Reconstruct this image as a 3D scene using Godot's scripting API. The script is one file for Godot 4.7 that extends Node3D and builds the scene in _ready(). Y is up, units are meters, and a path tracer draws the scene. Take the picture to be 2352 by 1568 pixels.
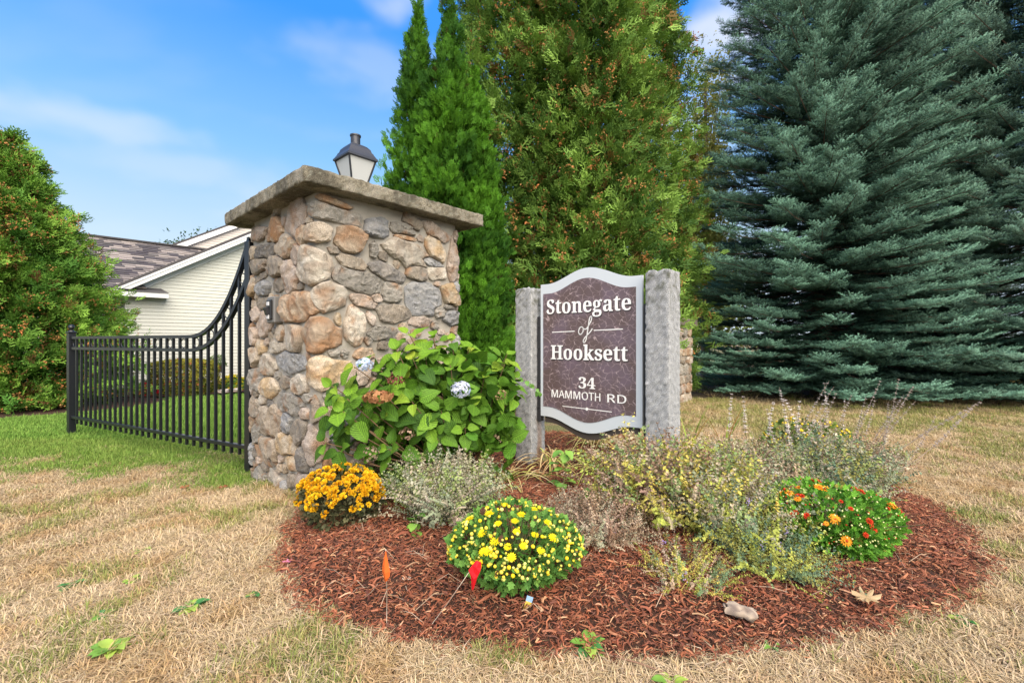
extends Node3D

const DIR_R := Vector2(0.677, 0.736)
const DIR_L := Vector2(-0.737, 0.676)
const BED := [Vector2(-1.34, 2.86), Vector2(-1.22, 2.45), Vector2(-1.13, 2.2), Vector2(-0.92, 1.93), Vector2(-0.64, 1.76), Vector2(-0.38, 1.66), Vector2(-0.14, 1.61), Vector2(0.2, 1.575), Vector2(0.5, 1.56), Vector2(0.95, 1.585), Vector2(1.34, 1.7), Vector2(1.8, 1.87), Vector2(2.2, 2.1), Vector2(2.4, 2.3), Vector2(2.62, 2.6), Vector2(2.75, 2.9), Vector2(2.9, 3.4), Vector2(2.75, 4.0), Vector2(2.2, 4.5), Vector2(1.2, 5.2), Vector2(0.4, 5.4), Vector2(0.0, 4.9), Vector2(-0.35, 4.3), Vector2(-0.6, 4.1), Vector2(-1.25, 3.2)]

const STONES_A := [-314,2001,178,144,12,0, -733,2058,143,35,-35,3, -675,1954,117,97,38,1, -1048,1992,182,58,0,0, -1265,2012,58,80,0,2, -207,1844,81,82,5,1, -4,1836,118,70,0,2, -524,1810,167,91,10,2, -926,1828,236,57,0,8, -1232,1854,92,64,0,2, -1081,1725,195,66,0,4, -698,1682,198,83,0,4, -293,1711,88,87,15,0, -376,1571,124,129,0,0, -64,1604,165,132,0,5, -1014,1622,159,31,-15,4, -1186,1563,101,71,0,6, -961,1529,146,69,10,7, -630,1532,147,57,0,4, -950,1414,135,53,0,4, -1209,1405,91,48,0,2, -1143,1323,122,63,0,0, -932,1246,175,106,0,0, -290,1342,263,110,0,1, -528,1278,53,39,0,0, 86,1410,127,106,0,5, 233,1825,113,109,10,1, 97,1983,234,65,6,3, 109,2060,143,32,8,1, 447,1944,112,77,0,7, 658,1976,110,47,0,3, 761,2054,88,45,20,4, 700,1914,108,22,0,1, 1004,2007,136,59,12,0, 992,1873,87,125,-35,6, 422,1780,38,62,0,3, 734,1796,227,100,14,5, 946,1754,124,39,5,7, 248,1661,113,50,12,2, 545,1621,162,57,18,8, 815,1651,99,71,0,4, 1012,1673,103,59,0,5, 1199,1783,79,170,0,0, 1235,2016,48,61,0,0, 311,1533,197,78,10,3, 573,1474,86,82,0,3, 874,1444,185,133,0,7, 1152,1496,83,104,-38,6, 1235,1568,59,61,0,7, 341,1388,96,51,15,0, 593,1318,153,72,0,4, 1030,1346,59,51,0,3, 1184,1304,99,69,0,7, 1131,1394,61,24,0,3, 275,1209,83,134,0,5, 148,1252,30,49,0,6, 399,1267,34,59,-20,0, -22,1153,191,120,0,1, 843,1261,114,45,0,0, 1214,1200,53,45,0,0, 502,1166,119,56,0,3, 347,1010,82,51,0,1, 31,876,171,115,0,6, -1151,1139,85,75,0,0, -986,1055,73,63,0,6, -601,1162,81,68,-20,2, -362,1125,142,108,0,5, -686,1062,131,51,0,5, -1161,973,107,85,0,2, -834,910,158,85,0,5, -405,951,271,72,0,7, -1070,787,138,89,0,3, -821,731,157,90,0,6, -512,792,117,49,0,4, -259,795,126,72,0,5, -423,645,236,79,0,3, -1110,546,119,80,0,4, -959,633,66,48,0,5, -818,608,75,33,0,8, -790,471,242,127,0,2, -467,490,82,101,-5,7, -168,602,73,41,0,0, -33,634,58,88,0,4, -120,709,76,33,0,3, -259,465,121,89,0,4, -1123,330,63,100,0,3, -986,290,60,39,0,1, -783,264,136,89,0,2, -482,339,176,97,0,6, -978,180,186,39,20,1, -383,219,137,65,0,6, -198,269,83,96,-10,8, -40,387,118,132,0,0, -921,78,91,34,0,4, -731,156,73,28,0,4, -1054,4,82,64,0,3, -382,89,116,52,0,4, -198,123,98,75,0,0, -658,29,236,59,10,5, -510,-4,67,67,-20,7, -278,5,101,47,0,0, 45,533,25,24,0,0, -21,219,70,28,0,8]
const STONES_B := [-1387,751,143,98,11,3, -1518,1258,91,66,-13,4, -1323,1184,124,80,-13,1, 1089,-85,93,92,-8,2, 952,72,107,110,1,1, 643,208,124,54,17,1, 790,580,115,104,-16,0, 1486,506,124,70,-7,6, 1491,1544,103,107,5,2, -1457,259,133,72,-8,2, 1333,141,75,94,4,5, 265,581,73,100,-8,7, 485,325,86,76,0,3, 1183,200,74,106,3,7, 1481,1284,140,93,-18,7, -1457,1806,80,108,7,0, 954,348,83,87,-10,7, 549,601,141,96,-1,2, 1296,530,98,54,18,1, -1296,143,120,103,0,7, 1516,-90,83,89,-15,2, 1286,689,116,71,5,2, 1043,757,101,52,0,1, 1516,1994,144,86,-8,2, 332,41,144,54,-15,0, -1290,-33,95,57,-18,4, 669,72,99,50,15,5, 1560,648,77,93,0,2, 423,754,84,80,-17,2, 655,827,84,51,15,4, 466,-83,116,62,-16,2, 1541,351,72,61,13,6, 1403,954,73,68,9,7, 1353,1419,87,70,4,0, 1471,1783,93,75,-20,2, -1393,1009,97,60,-12,2, -1584,-9,92,89,11,6, -1289,394,142,88,-12,1, -1372,549,76,78,-16,2, -1577,461,86,96,-15,4, 1488,82,100,83,4,0, 1357,-39,81,74,12,4, 339,215,102,72,18,2, -1596,1012,75,66,4,2, 796,259,75,58,8,3, 1205,402,91,74,9,3, 1484,1097,79,97,15,6, 95,114,80,90,7,1, 818,789,82,71,17,2, -1458,1619,76,95,-18,1, -1469,1424,74,96,-12,4, 1427,811,79,50,8,2, 186,-72,70,67,4,4, 661,416,114,99,7,0, 186,425,79,82,7,7, 1271,883,83,81,5,0, 115,637,79,57,-12,6, -1520,1993,102,57,-19,6, 704,-85,84,83,13,3, 1341,1675,91,56,-7,2, 379,457,89,54,0,2, 1047,585,133,108,12,6, -1585,659,74,62,-9,4, 1574,887,79,76,6,0, -1572,866,119,52,-11,2, 1255,1049,79,108,-20,7, 499,148,75,71,-17,1, 1377,360,106,77,-2,1, -1328,1484,97,52,-9,4, 281,845,106,73,1,0, -1435,25,80,51,14,5, -1598,1728,103,55,-4,2, -1366,1942,70,54,-12,2, 1208,15,70,60,-14,6, 106,266,74,58,-8,1, -1317,1641,78,53,17,1, 887,1085,40,33,-19,3, 530,870,36,36,-2,0, 1058,914,32,39,-8,0, 507,1742,46,39,18,4, -739,1186,36,33,0,4, 915,890,30,40,19,0, 802,73,34,34,-14,3, 1114,1138,35,36,0,2, -233,1489,36,32,4,4, 1068,1037,31,30,15,2, 1185,783,44,31,-12,0, 1048,251,31,33,-20,2, -93,1929,37,26,15,2, -727,1364,44,40,-5,3, 360,364,31,37,-2,4, 803,367,34,40,-1,2, 802,1161,47,35,-8,2, 982,1230,42,39,5,3, 116,1728,39,30,-5,4, 426,945,32,27,17,0, -660,841,43,36,4,3, -1200,683,49,33,-20,0, 1051,1177,43,28,-8,0, 694,1053,46,39,0,4, 1155,849,49,30,10,4, 932,483,48,28,9,3, 975,852,38,30,14,0, -88,32,47,34,-7,3, 986,979,35,27,-13,4, -513,150,36,37,-10,2, 252,321,48,32,1,3, 621,1693,35,40,-20,2, -871,1098,35,33,7,0, 855,953,39,27,10,0, 613,957,49,29,-3,4, 1014,1579,36,25,-1,0, -1088,664,31,30,-20,4, -560,1429,30,31,-17,3, 742,918,48,34,20,0, 1114,64,33,30,19,0, -24,126,42,30,-11,3, 498,1068,49,39,-7,4, 536,35,42,34,5,2, -1097,1461,37,39,-16,2, -1032,391,37,27,-11,3, 567,740,34,40,13,2, 1162,956,33,30,-12,3, 820,156,42,38,7,3, -1131,154,49,29,11,4, -580,218,50,36,-7,0, 452,876,48,35,-10,4, 227,152,34,36,-16,2, 1068,316,44,33,-13,0, -1047,121,41,29,12,0, 494,956,45,30,-18,0, 772,987,32,39,7,3, 604,1055,37,26,2,0, -528,2001,37,39,-11,0, 81,729,39,37,-18,3, -661,1419,39,37,5,4, 296,388,42,34,4,0, -787,1443,30,38,-8,2, 987,1127,45,30,7,4, 650,720,34,28,-6,4, 197,1014,36,36,6,3, -120,995,34,34,0,0, -591,1348,42,35,20,4, 119,1019,49,30,8,3, 913,219,44,37,10,0, 376,1105,32,34,-10,3, -660,1272,46,32,-3,0, -837,1923,48,38,7,2, 1074,388,43,26,9,2, 679,1217,42,38,-12,2, 191,718,37,39,5,3, 352,655,40,26,18,2, 887,1013,30,39,-11,3, 840,1930,37,31,8,0, 271,727,44,32,10,2, 786,5,47,30,-8,2, -598,143,50,35,1,2, 722,716,34,39,-13,0, 147,536,49,28,10,0, 1064,177,41,38,19,3, 658,1137,43,34,-4,0, 450,1421,47,38,-20,0, -794,1139,41,38,13,2, 759,1098,41,35,-10,0, 5,24,42,33,-1,2, -1142,72,37,33,2,4, -912,2,36,36,-1,3, 373,570,43,30,17,3]
const TIPS := [-720,1155,3147,7, -558,1131,3207,8, -309,1036,3211,8, -40,1001,3332,6, -773,1039,3040,7, -655,976,3009,7, -426,1095,3201,6, -414,932,3048,7, -187,883,3130,8, -1013,931,2919,5, -853,903,2963,6, -998,747,2752,8, -1116,818,2816,6, -999,678,2693,7, -1086,706,2711,5, -788,739,2878,6, -629,717,2856,7, -451,658,2875,8, -543,586,2870,6, -280,673,2994,7, -307,542,2931,7, -490,501,2891,6, -824,611,2863,7, -1130,489,2726,6, -1041,441,2732,7, -759,432,2801,7, -917,366,2754,6, -744,240,2864,6, -796,172,2875,6, -65,595,3223,6, -2,501,3294,5, -57,393,3276,6, 35,722,3307,5, 17,825,3300,6, -128,761,3202,6, -888,725,2859,6, -568,778,3043,6, -362,770,3119,6, -716,832,3018,6, -57,938,3276,6, -1051,609,2739,6, -667,588,2950,6, -166,483,3239,5, -903,522,2909,5, -603,1033,3137,6]

var rng := RandomNumberGenerator.new()
var soft := FastNoiseLite.new()
var used := {}
var grain_tex := {}


# ---------------------------------------------------------------- helpers
class MB:
	var v := PackedVector3Array()
	var c := PackedColorArray()
	var uv := PackedVector2Array()
	var g := PackedInt32Array()
	var group := 0
	func tri(a: Vector3, b: Vector3, d: Vector3, col := Color.WHITE) -> void:
		v.append(a); v.append(b); v.append(d)
		c.append(col); c.append(col); c.append(col)
		uv.append(Vector2.ZERO); uv.append(Vector2.ZERO); uv.append(Vector2.ZERO)
		g.append(group)
	func tri3(a: Vector3, b: Vector3, d: Vector3, ca: Color, cb: Color, cd: Color, ua := Vector2.ZERO, ub := Vector2.ZERO, ud := Vector2.ZERO) -> void:
		v.append(a); v.append(b); v.append(d)
		c.append(ca); c.append(cb); c.append(cd)
		uv.append(ua); uv.append(ub); uv.append(ud)
		g.append(group)
	func quad(a: Vector3, b: Vector3, d: Vector3, e: Vector3, col := Color.WHITE) -> void:
		tri(a, b, d, col)
		tri(a, d, e, col)
	func box(t: Transform3D, s: Vector3, col := Color.WHITE) -> void:
		var h := s / 2.0
		var p := []
		for i in 8:
			p.append(t * Vector3(h.x if i & 1 else -h.x, h.y if i & 2 else -h.y, h.z if i & 4 else -h.z))
		for f in [[0, 2, 3, 1], [4, 5, 7, 6], [0, 1, 5, 4], [2, 6, 7, 3], [0, 4, 6, 2], [1, 3, 7, 5]]:
			group += 1
			quad(p[f[0]], p[f[1]], p[f[2]], p[f[3]], col)
	func rbox(t: Transform3D, s: Vector3, b: float, col := Color.WHITE) -> void:
		var h := s / 2.0
		var k := h - Vector3(b, b, b)
		# the three corner points of each of the eight corners
		var p := {}
		for i in 8:
			var sg := Vector3(1.0 if i & 1 else -1.0, 1.0 if i & 2 else -1.0, 1.0 if i & 4 else -1.0)
			p[[i, 0]] = t * (Vector3(h.x, k.y, k.z) * sg)
			p[[i, 1]] = t * (Vector3(k.x, h.y, k.z) * sg)
			p[[i, 2]] = t * (Vector3(k.x, k.y, h.z) * sg)
		for f in [[0, 4, 6, 2, 0], [1, 3, 7, 5, 0], [0, 1, 5, 4, 1], [2, 6, 7, 3, 1], [0, 2, 3, 1, 2], [4, 5, 7, 6, 2]]:
			group += 1
			quad(p[[f[0], f[4]]], p[[f[1], f[4]]], p[[f[2], f[4]]], p[[f[3], f[4]]], col)
		for e in [[0, 1, 1, 2], [2, 3, 1, 2], [4, 5, 1, 2], [6, 7, 1, 2], [0, 2, 0, 2], [1, 3, 0, 2], [4, 6, 0, 2], [5, 7, 0, 2], [0, 4, 0, 1], [1, 5, 0, 1], [2, 6, 0, 1], [3, 7, 0, 1]]:
			group += 1
			quad(p[[e[0], e[2]]], p[[e[1], e[2]]], p[[e[1], e[3]]], p[[e[0], e[3]]], col)
		for i in 8:
			group += 1
			tri(p[[i, 0]], p[[i, 1]], p[[i, 2]], col)
	func tube(pts: Array, rad: Array, sides: int, col := Color.WHITE, cap := false) -> void:
		group += 1
		var rings := []
		var up := Vector3(0.13, 0.97, 0.21)
		for i in pts.size():
			var d: Vector3 = (pts[mini(i + 1, pts.size() - 1)] - pts[maxi(i - 1, 0)]).normalized()
			if absf(d.dot(up)) > 0.93:
				up = Vector3(0.9, 0.1, 0.4)
			var a := d.cross(up).normalized()
			var b := d.cross(a)
			var ring := []
			for k in sides:
				var w := TAU * k / sides
				ring.append(pts[i] + (a * cos(w) + b * sin(w)) * rad[i])
			rings.append(ring)
		for i in pts.size() - 1:
			for k in sides:
				var m := (k + 1) % sides
				quad(rings[i][k], rings[i][m], rings[i + 1][m], rings[i + 1][k], col)
		if cap:
			group += 1
			for e in [0, pts.size() - 1]:
				for k in sides:
					tri(pts[e], rings[e][k], rings[e][(k + 1) % sides], col)
	func lathe(t: Transform3D, prof: Array, sides: int, col := Color.WHITE) -> void:
		for i in prof.size() - 1:
			group += 1
			for k in sides:
				var a := TAU * k / sides
				var b := TAU * (k + 1) / sides
				var p: Vector2 = prof[i]
				var q: Vector2 = prof[i + 1]
				quad(t * Vector3(cos(a) * p.x, p.y, sin(a) * p.x), t * Vector3(cos(b) * p.x, p.y, sin(b) * p.x), t * Vector3(cos(b) * q.x, q.y, sin(b) * q.x), t * Vector3(cos(a) * q.x, q.y, sin(a) * q.x), col)
	func flat() -> ArrayMesh:
		var a := []
		a.resize(Mesh.ARRAY_MAX)
		a[Mesh.ARRAY_VERTEX] = v
		a[Mesh.ARRAY_COLOR] = c
		a[Mesh.ARRAY_TEX_UV] = uv
		var m := ArrayMesh.new()
		m.add_surface_from_arrays(Mesh.PRIMITIVE_TRIANGLES, a)
		return m
	func smooth(one := true) -> ArrayMesh:
		var st := SurfaceTool.new()
		st.begin(Mesh.PRIMITIVE_TRIANGLES)
		for i in v.size():
			if i % 3 == 0:
				st.set_smooth_group(0 if one else g[i / 3])
			st.set_color(c[i])
			st.set_uv(uv[i])
			st.add_vertex(v[i])
		st.generate_normals()
		return st.commit()


func V(x: float, h: float, z: float) -> Vector3:
	return Vector3(x, h, -z)


func numbered(called: String, parent: Node) -> String:
	var key := str(parent.get_instance_id()) + called
	var n: int = used.get(key, 0)
	used[key] = n + 1
	return called if n == 0 else "%s_%03d" % [called, n]


func part(called: String, mesh: Mesh, m: Material, parent: Node, t := Transform3D(), label := "") -> MeshInstance3D:
	var o := MeshInstance3D.new()
	o.name = numbered(called, parent)
	o.mesh = mesh
	o.material_override = m
	o.transform = t
	if label:
		o.set_meta("label", label)
	parent.add_child(o, true)
	return o


func thing(called: String, label: String, category: String, at := Vector3.ZERO, group := "", basis := Basis()) -> Node3D:
	var o := Node3D.new()
	o.name = numbered(called, self)
	o.transform = Transform3D(basis, at)
	o.set_meta("label", label)
	o.set_meta("category", category)
	if group:
		o.set_meta("group", group)
	add_child(o, true)
	return o


func solo(called: String, mesh: Mesh, m: Material, label: String, category: String, t := Transform3D(), group := "") -> MeshInstance3D:
	var o := part(called, mesh, m, self, t, label)
	o.set_meta("category", category)
	if group:
		o.set_meta("group", group)
	return o


func struct(called: String, mesh: Mesh, m: Material) -> MeshInstance3D:
	var o := part(called, mesh, m, self)
	o.set_meta("kind", "structure")
	return o


func scatter(called: String, mesh: Mesh, m: Material, where: Array, tint: Array, parent: Node, label := "") -> MultiMeshInstance3D:
	var mm := MultiMesh.new()
	mm.transform_format = MultiMesh.TRANSFORM_3D
	mm.use_colors = true
	mm.mesh = mesh
	mm.instance_count = where.size()
	for i in where.size():
		mm.set_instance_transform(i, where[i])
		mm.set_instance_color(i, tint[i])
	var o := MultiMeshInstance3D.new()
	o.name = numbered(called, parent)
	o.multimesh = mm
	o.material_override = m
	o.set_meta("kind", "stuff")
	if label:
		o.set_meta("label", label)
	parent.add_child(o, true)
	return o


func lin(r: float, g: float, b: float) -> Color:
	return Color(r, g, b).linear_to_srgb()


func mat(c: Color, rough := 0.8, vertex := false) -> StandardMaterial3D:
	var m := StandardMaterial3D.new()
	m.albedo_color = c.linear_to_srgb()
	m.roughness = rough
	m.vertex_color_use_as_albedo = vertex
	m.cull_mode = BaseMaterial3D.CULL_DISABLED
	return m


func leafy(back := 0.35, rough := 0.6, gloss := 0.3) -> StandardMaterial3D:
	var m := mat(Color.WHITE, rough, true)
	m.metallic_specular = gloss
	m.backlight_enabled = true
	m.backlight = Color(back, back, back).linear_to_srgb()
	return m


func noise(freq: float, s: int, oct := 4) -> FastNoiseLite:
	var n := FastNoiseLite.new()
	n.noise_type = FastNoiseLite.TYPE_SIMPLEX
	n.frequency = freq
	n.seed = s
	n.fractal_octaves = oct
	return n


func grain(freq: float, s: int, lo: float, hi: float, oct := 5, tint := Color.WHITE) -> NoiseTexture2D:
	var t := NoiseTexture2D.new()
	t.width = 512
	t.height = 512
	t.seamless = true
	t.noise = noise(freq, s, oct)
	var r := Gradient.new()
	r.set_offset(0, 0.25)
	r.set_offset(1, 0.75)
	r.set_color(0, Color(lo, lo, lo) * tint)
	r.set_color(1, Color(hi, hi, hi))
	t.color_ramp = r
	return t


func rough_mat(c: Color, rough: float, tex: Texture2D, bump: Texture2D, cm: float, scale: float, vertex := true) -> StandardMaterial3D:
	var m := mat(c, rough, vertex)
	m.albedo_texture = tex
	m.uv1_triplanar = true
	m.uv1_world_triplanar = true
	m.uv1_scale = Vector3(scale, scale, scale)
	m.heightmap_enabled = true
	m.heightmap_texture = bump
	m.heightmap_scale = cm
	return m


func vary(c: Color, k: float) -> Color:
	var f := 1.0 + rng.randf_range(-k, k)
	return Color(c.r * f * (1.0 + rng.randf_range(-k, k) * 0.35), c.g * f, c.b * f * (1.0 + rng.randf_range(-k, k) * 0.35))


func toward(y: Vector3, spin: float, s: float) -> Basis:
	# a basis whose Y axis points along y, turned by spin about it
	y = y.normalized()
	var a := y.cross(Vector3(0.31, 0.2, 0.93)).normalized()
	var b := a.cross(y)
	var x := a * cos(spin) + b * sin(spin)
	var z := x.cross(y)
	return Basis(x * s, y * s, z * s)


func bed_d(x: float, z: float) -> float:
	var p := Vector2(x, z)
	var d := 1e9
	for i in BED.size():
		d = minf(d, p.distance_squared_to(Geometry2D.get_closest_point_to_segment(p, BED[i], BED[(i + 1) % BED.size()])))
	d = sqrt(d)
	return d if Geometry2D.is_point_in_polygon(p, PackedVector2Array(BED)) else -d


func gh(x: float, z: float) -> float:
	var h := -0.10 * smoothstep(-1.45, -2.5, x)
	h -= 0.15 * smoothstep(6.0, 12.0, z) * smoothstep(-3.0, -6.0, x)
	if x > -1.6 and x < 3.2 and z > 1.3 and z < 5.6:
		h += 0.05 * smoothstep(-0.05, 0.4, bed_d(x, z))
	return h


func in_pillar(x: float, z: float, m := 0.05) -> bool:
	var d := Vector2(x + 1.314, z - 3.04)
	var det := DIR_R.x * DIR_L.y - DIR_R.y * DIR_L.x
	var a := (d.x * DIR_L.y - d.y * DIR_L.x) / det
	var b := (DIR_R.x * d.y - DIR_R.y * d.x) / det
	return a > -m and b > -m and a < 1.25 + m and b < 1.25 + m


func green(x: float, z: float) -> float:
	var n := soft.get_noise_2d(x * 60.0, z * 60.0)
	var n2 := soft.get_noise_2d(x * 190.0 + 900.0, z * 190.0)
	var g := smoothstep(3.5, 4.7, z + 0.8 * n + 0.5 * n2) * smoothstep(0.2, -1.6, x)
	var lawn := smoothstep(0.3, 2.0, x) * smoothstep(3.6, 5.0, z) * clampf(0.25 + 0.6 * n, 0.0, 0.55)
	var fore := smoothstep(0.08, 0.45, n2 + 0.5 * n) * 0.5
	return clampf(maxf(g, maxf(lawn, fore)), 0.0, 1.0)


func _ready() -> void:
	soft.noise_type = FastNoiseLite.TYPE_SIMPLEX
	soft.frequency = 0.01
	soft.fractal_octaves = 3
	soft.seed = 7
	rng.seed = 11
	camera_and_sky()
	ground()
	mulch_bed()
	house()
	pillar()
	lantern()
	keypad()
	fence()
	trees()
	sign_and_posts()
	far_pillar()
	house_plants()
	lawn_grass()
	hydrangea()
	mums()
	catmint()
	daylilies()
	flags_and_litter()


func camera_and_sky() -> void:
	var cam := Camera3D.new()
	cam.name = "camera"
	cam.fov = 74.02
	cam.near = 0.05
	cam.far = 400.0
	cam.position = Vector3(0, 1.1, 0)
	add_child(cam)
	cam.current = true
	var w := 1024
	var h := 512
	var im := Image.create(w, h, false, Image.FORMAT_RGBF)
	var streak := noise(0.9, 21, 5)
	var wisps := noise(2.2, 33, 5)
	# azimuth, elevation, half width, half height in degrees, strength
	var clouds := [[-16.5, 30.0, 8.0, 2.6, 0.26], [-45.0, 19.5, 9.0, 1.8, 0.42], [-37.0, 17.5, 8.0, 1.6, 0.25], [26.0, 31.0, 5.0, 4.5, 0.75], [22.0, 24.0, 5.0, 3.0, 0.5], [-14.0, 35.8, 3.0, 1.4, 0.5], [-30.0, 15.5, 3.0, 2.5, 0.3]]
	for y in h:
		var el := 90.0 - 180.0 * (y + 0.5) / h
		for x in w:
			var az := wrapf(360.0 * (x + 0.5) / w, -180.0, 180.0)
			var e := deg_to_rad(el)
			var a := deg_to_rad(az)
			var d := Vector3(cos(e) * sin(a), sin(e), -cos(e) * cos(a))
			var col: Color
			if el <= 0.0:
				col = Color(0.3, 0.27, 0.2)
			else:
				var t := clampf(el / 34.0, 0.0, 1.0)
				if t < 0.3:
					col = Color(0.74, 0.87, 0.97).lerp(Color(0.6, 0.79, 0.98), t / 0.3)
				elif t < 0.6:
					col = Color(0.6, 0.79, 0.98).lerp(Color(0.27, 0.58, 1.0), (t - 0.3) / 0.3)
				else:
					col = Color(0.27, 0.58, 1.0).lerp(Color(0.06, 0.34, 1.0), (t - 0.6) / 0.4)
				col = col.lerp(Color(0.05, 0.27, 0.82), smoothstep(34.0, 80.0, el))
				# thin cloud over the whole sky, with the banks that the photograph shows
				var p := d / maxf(d.y + 0.12, 0.12)
				var s := streak.get_noise_2d(p.x * 1.0, p.z * 2.2)
				var q := wisps.get_noise_3d(d.x * 3.0, d.y * 7.0, d.z * 3.0)
				var cover := smoothstep(0.1, 0.75, s) * 0.5
				if absf(az) < 54.0 and el < 44.0:
					cover *= 0.12
				for c in clouds:
					var r := Vector2((az - c[0]) / c[2], (el - c[1]) / c[3]).length()
					cover = maxf(cover, c[4] * smoothstep(1.5, 0.0, r + 0.8 * q + 0.4 * s))
				col = col.lerp(Color(0.86, 0.9, 0.99), clampf(cover, 0.0, 1.0))
			im.set_pixel(x, y, Color(col.r * 0.52, col.g * 0.52, col.b * 0.52))
	var sm := PanoramaSkyMaterial.new()
	sm.panorama = ImageTexture.create_from_image(im)
	var sky := Sky.new()
	sky.sky_material = sm
	var env := Environment.new()
	env.background_mode = Environment.BG_SKY
	env.sky = sky
	env.tonemap_mode = Environment.TONE_MAPPER_LINEAR
	env.tonemap_exposure = 2.05
	env.sdfgi_enabled = true
	env.ssao_enabled = true
	env.ssil_enabled = true
	var we := WorldEnvironment.new()
	we.name = "environment"
	we.environment = env
	add_child(we)
	var sun := DirectionalLight3D.new()
	sun.name = "sun"
	sun.light_color = lin(1.0, 0.87, 0.68)
	sun.light_energy = 1.5
	sun.light_angular_distance = 75.0
	sun.shadow_enabled = true
	sun.rotation_degrees = Vector3(-47, 20, 0)
	add_child(sun)


func ground() -> void:
	var xs := []
	var zs := []
	for x in [-150.0, -80.0, -45.0, -30.0, -22.0, -17.0, -14.0, -12.0, -11.0, -10.0, -9.0]:
		xs.append(x)
	for i in 151:
		xs.append(-8.4 + i * 0.12)
	for x in [10.5, 11.5, 13.0, 15.0, 18.0, 24.0, 32.0, 45.0, 80.0, 150.0]:
		xs.append(x)
	for z in [-20.0, -8.0, -4.0, -2.0, -0.6, 0.2]:
		zs.append(z)
	for i in 110:
		zs.append(0.6 + i * 0.12)
	for z in [14.4, 16.0, 18.0, 21.0, 26.0, 34.0, 48.0, 75.0, 120.0, 200.0]:
		zs.append(z)
	var mb := MB.new()
	var rows := []
	var tint := []
	for z in zs:
		var r := []
		var t := []
		for x in xs:
			var near := smoothstep(16.0, 10.0, Vector2(x, z - 4.0).length())
			r.append(V(x, gh(x, z) + 0.012 * soft.get_noise_2d(x * 120.0, z * 120.0) * near, z))
			t.append(soil(x, z))
		rows.append(r)
		tint.append(t)
	for j in zs.size() - 1:
		for i in xs.size() - 1:
			mb.tri3(rows[j][i], rows[j + 1][i], rows[j + 1][i + 1], tint[j][i], tint[j + 1][i], tint[j + 1][i + 1])
			mb.tri3(rows[j][i], rows[j + 1][i + 1], rows[j][i + 1], tint[j][i], tint[j + 1][i + 1], tint[j][i + 1])
	var m := rough_mat(Color.WHITE, 0.95, grain(0.03, 3, 0.55, 1.0), grain(0.05, 4, 0.0, 1.0), 0.4, 2.3)
	struct("lawn_ground", mb.smooth(), m)


func soil(x: float, z: float) -> Color:
	var g := green(x, z)
	if x < -2.0 and z > 5.2:
		g = 1.0
	var c := Color(0.36, 0.26, 0.145).lerp(Color(0.1, 0.2, 0.035), g)
	# bare brown needle litter under the spruces and the hedge trees
	var under := maxf(smoothstep(3.1, 2.2, Vector2(x - 6.3, z - 9.4).length()), smoothstep(3.4, 2.4, Vector2(x - 10.2, z - 8.8).length()))
	under = maxf(under, smoothstep(1.6, 0.8, absf(z - 8.2)) * smoothstep(3.6, 3.0, x) * smoothstep(-3.0, -2.0, x))
	return c.lerp(Color(0.13, 0.085, 0.05), under)


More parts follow.
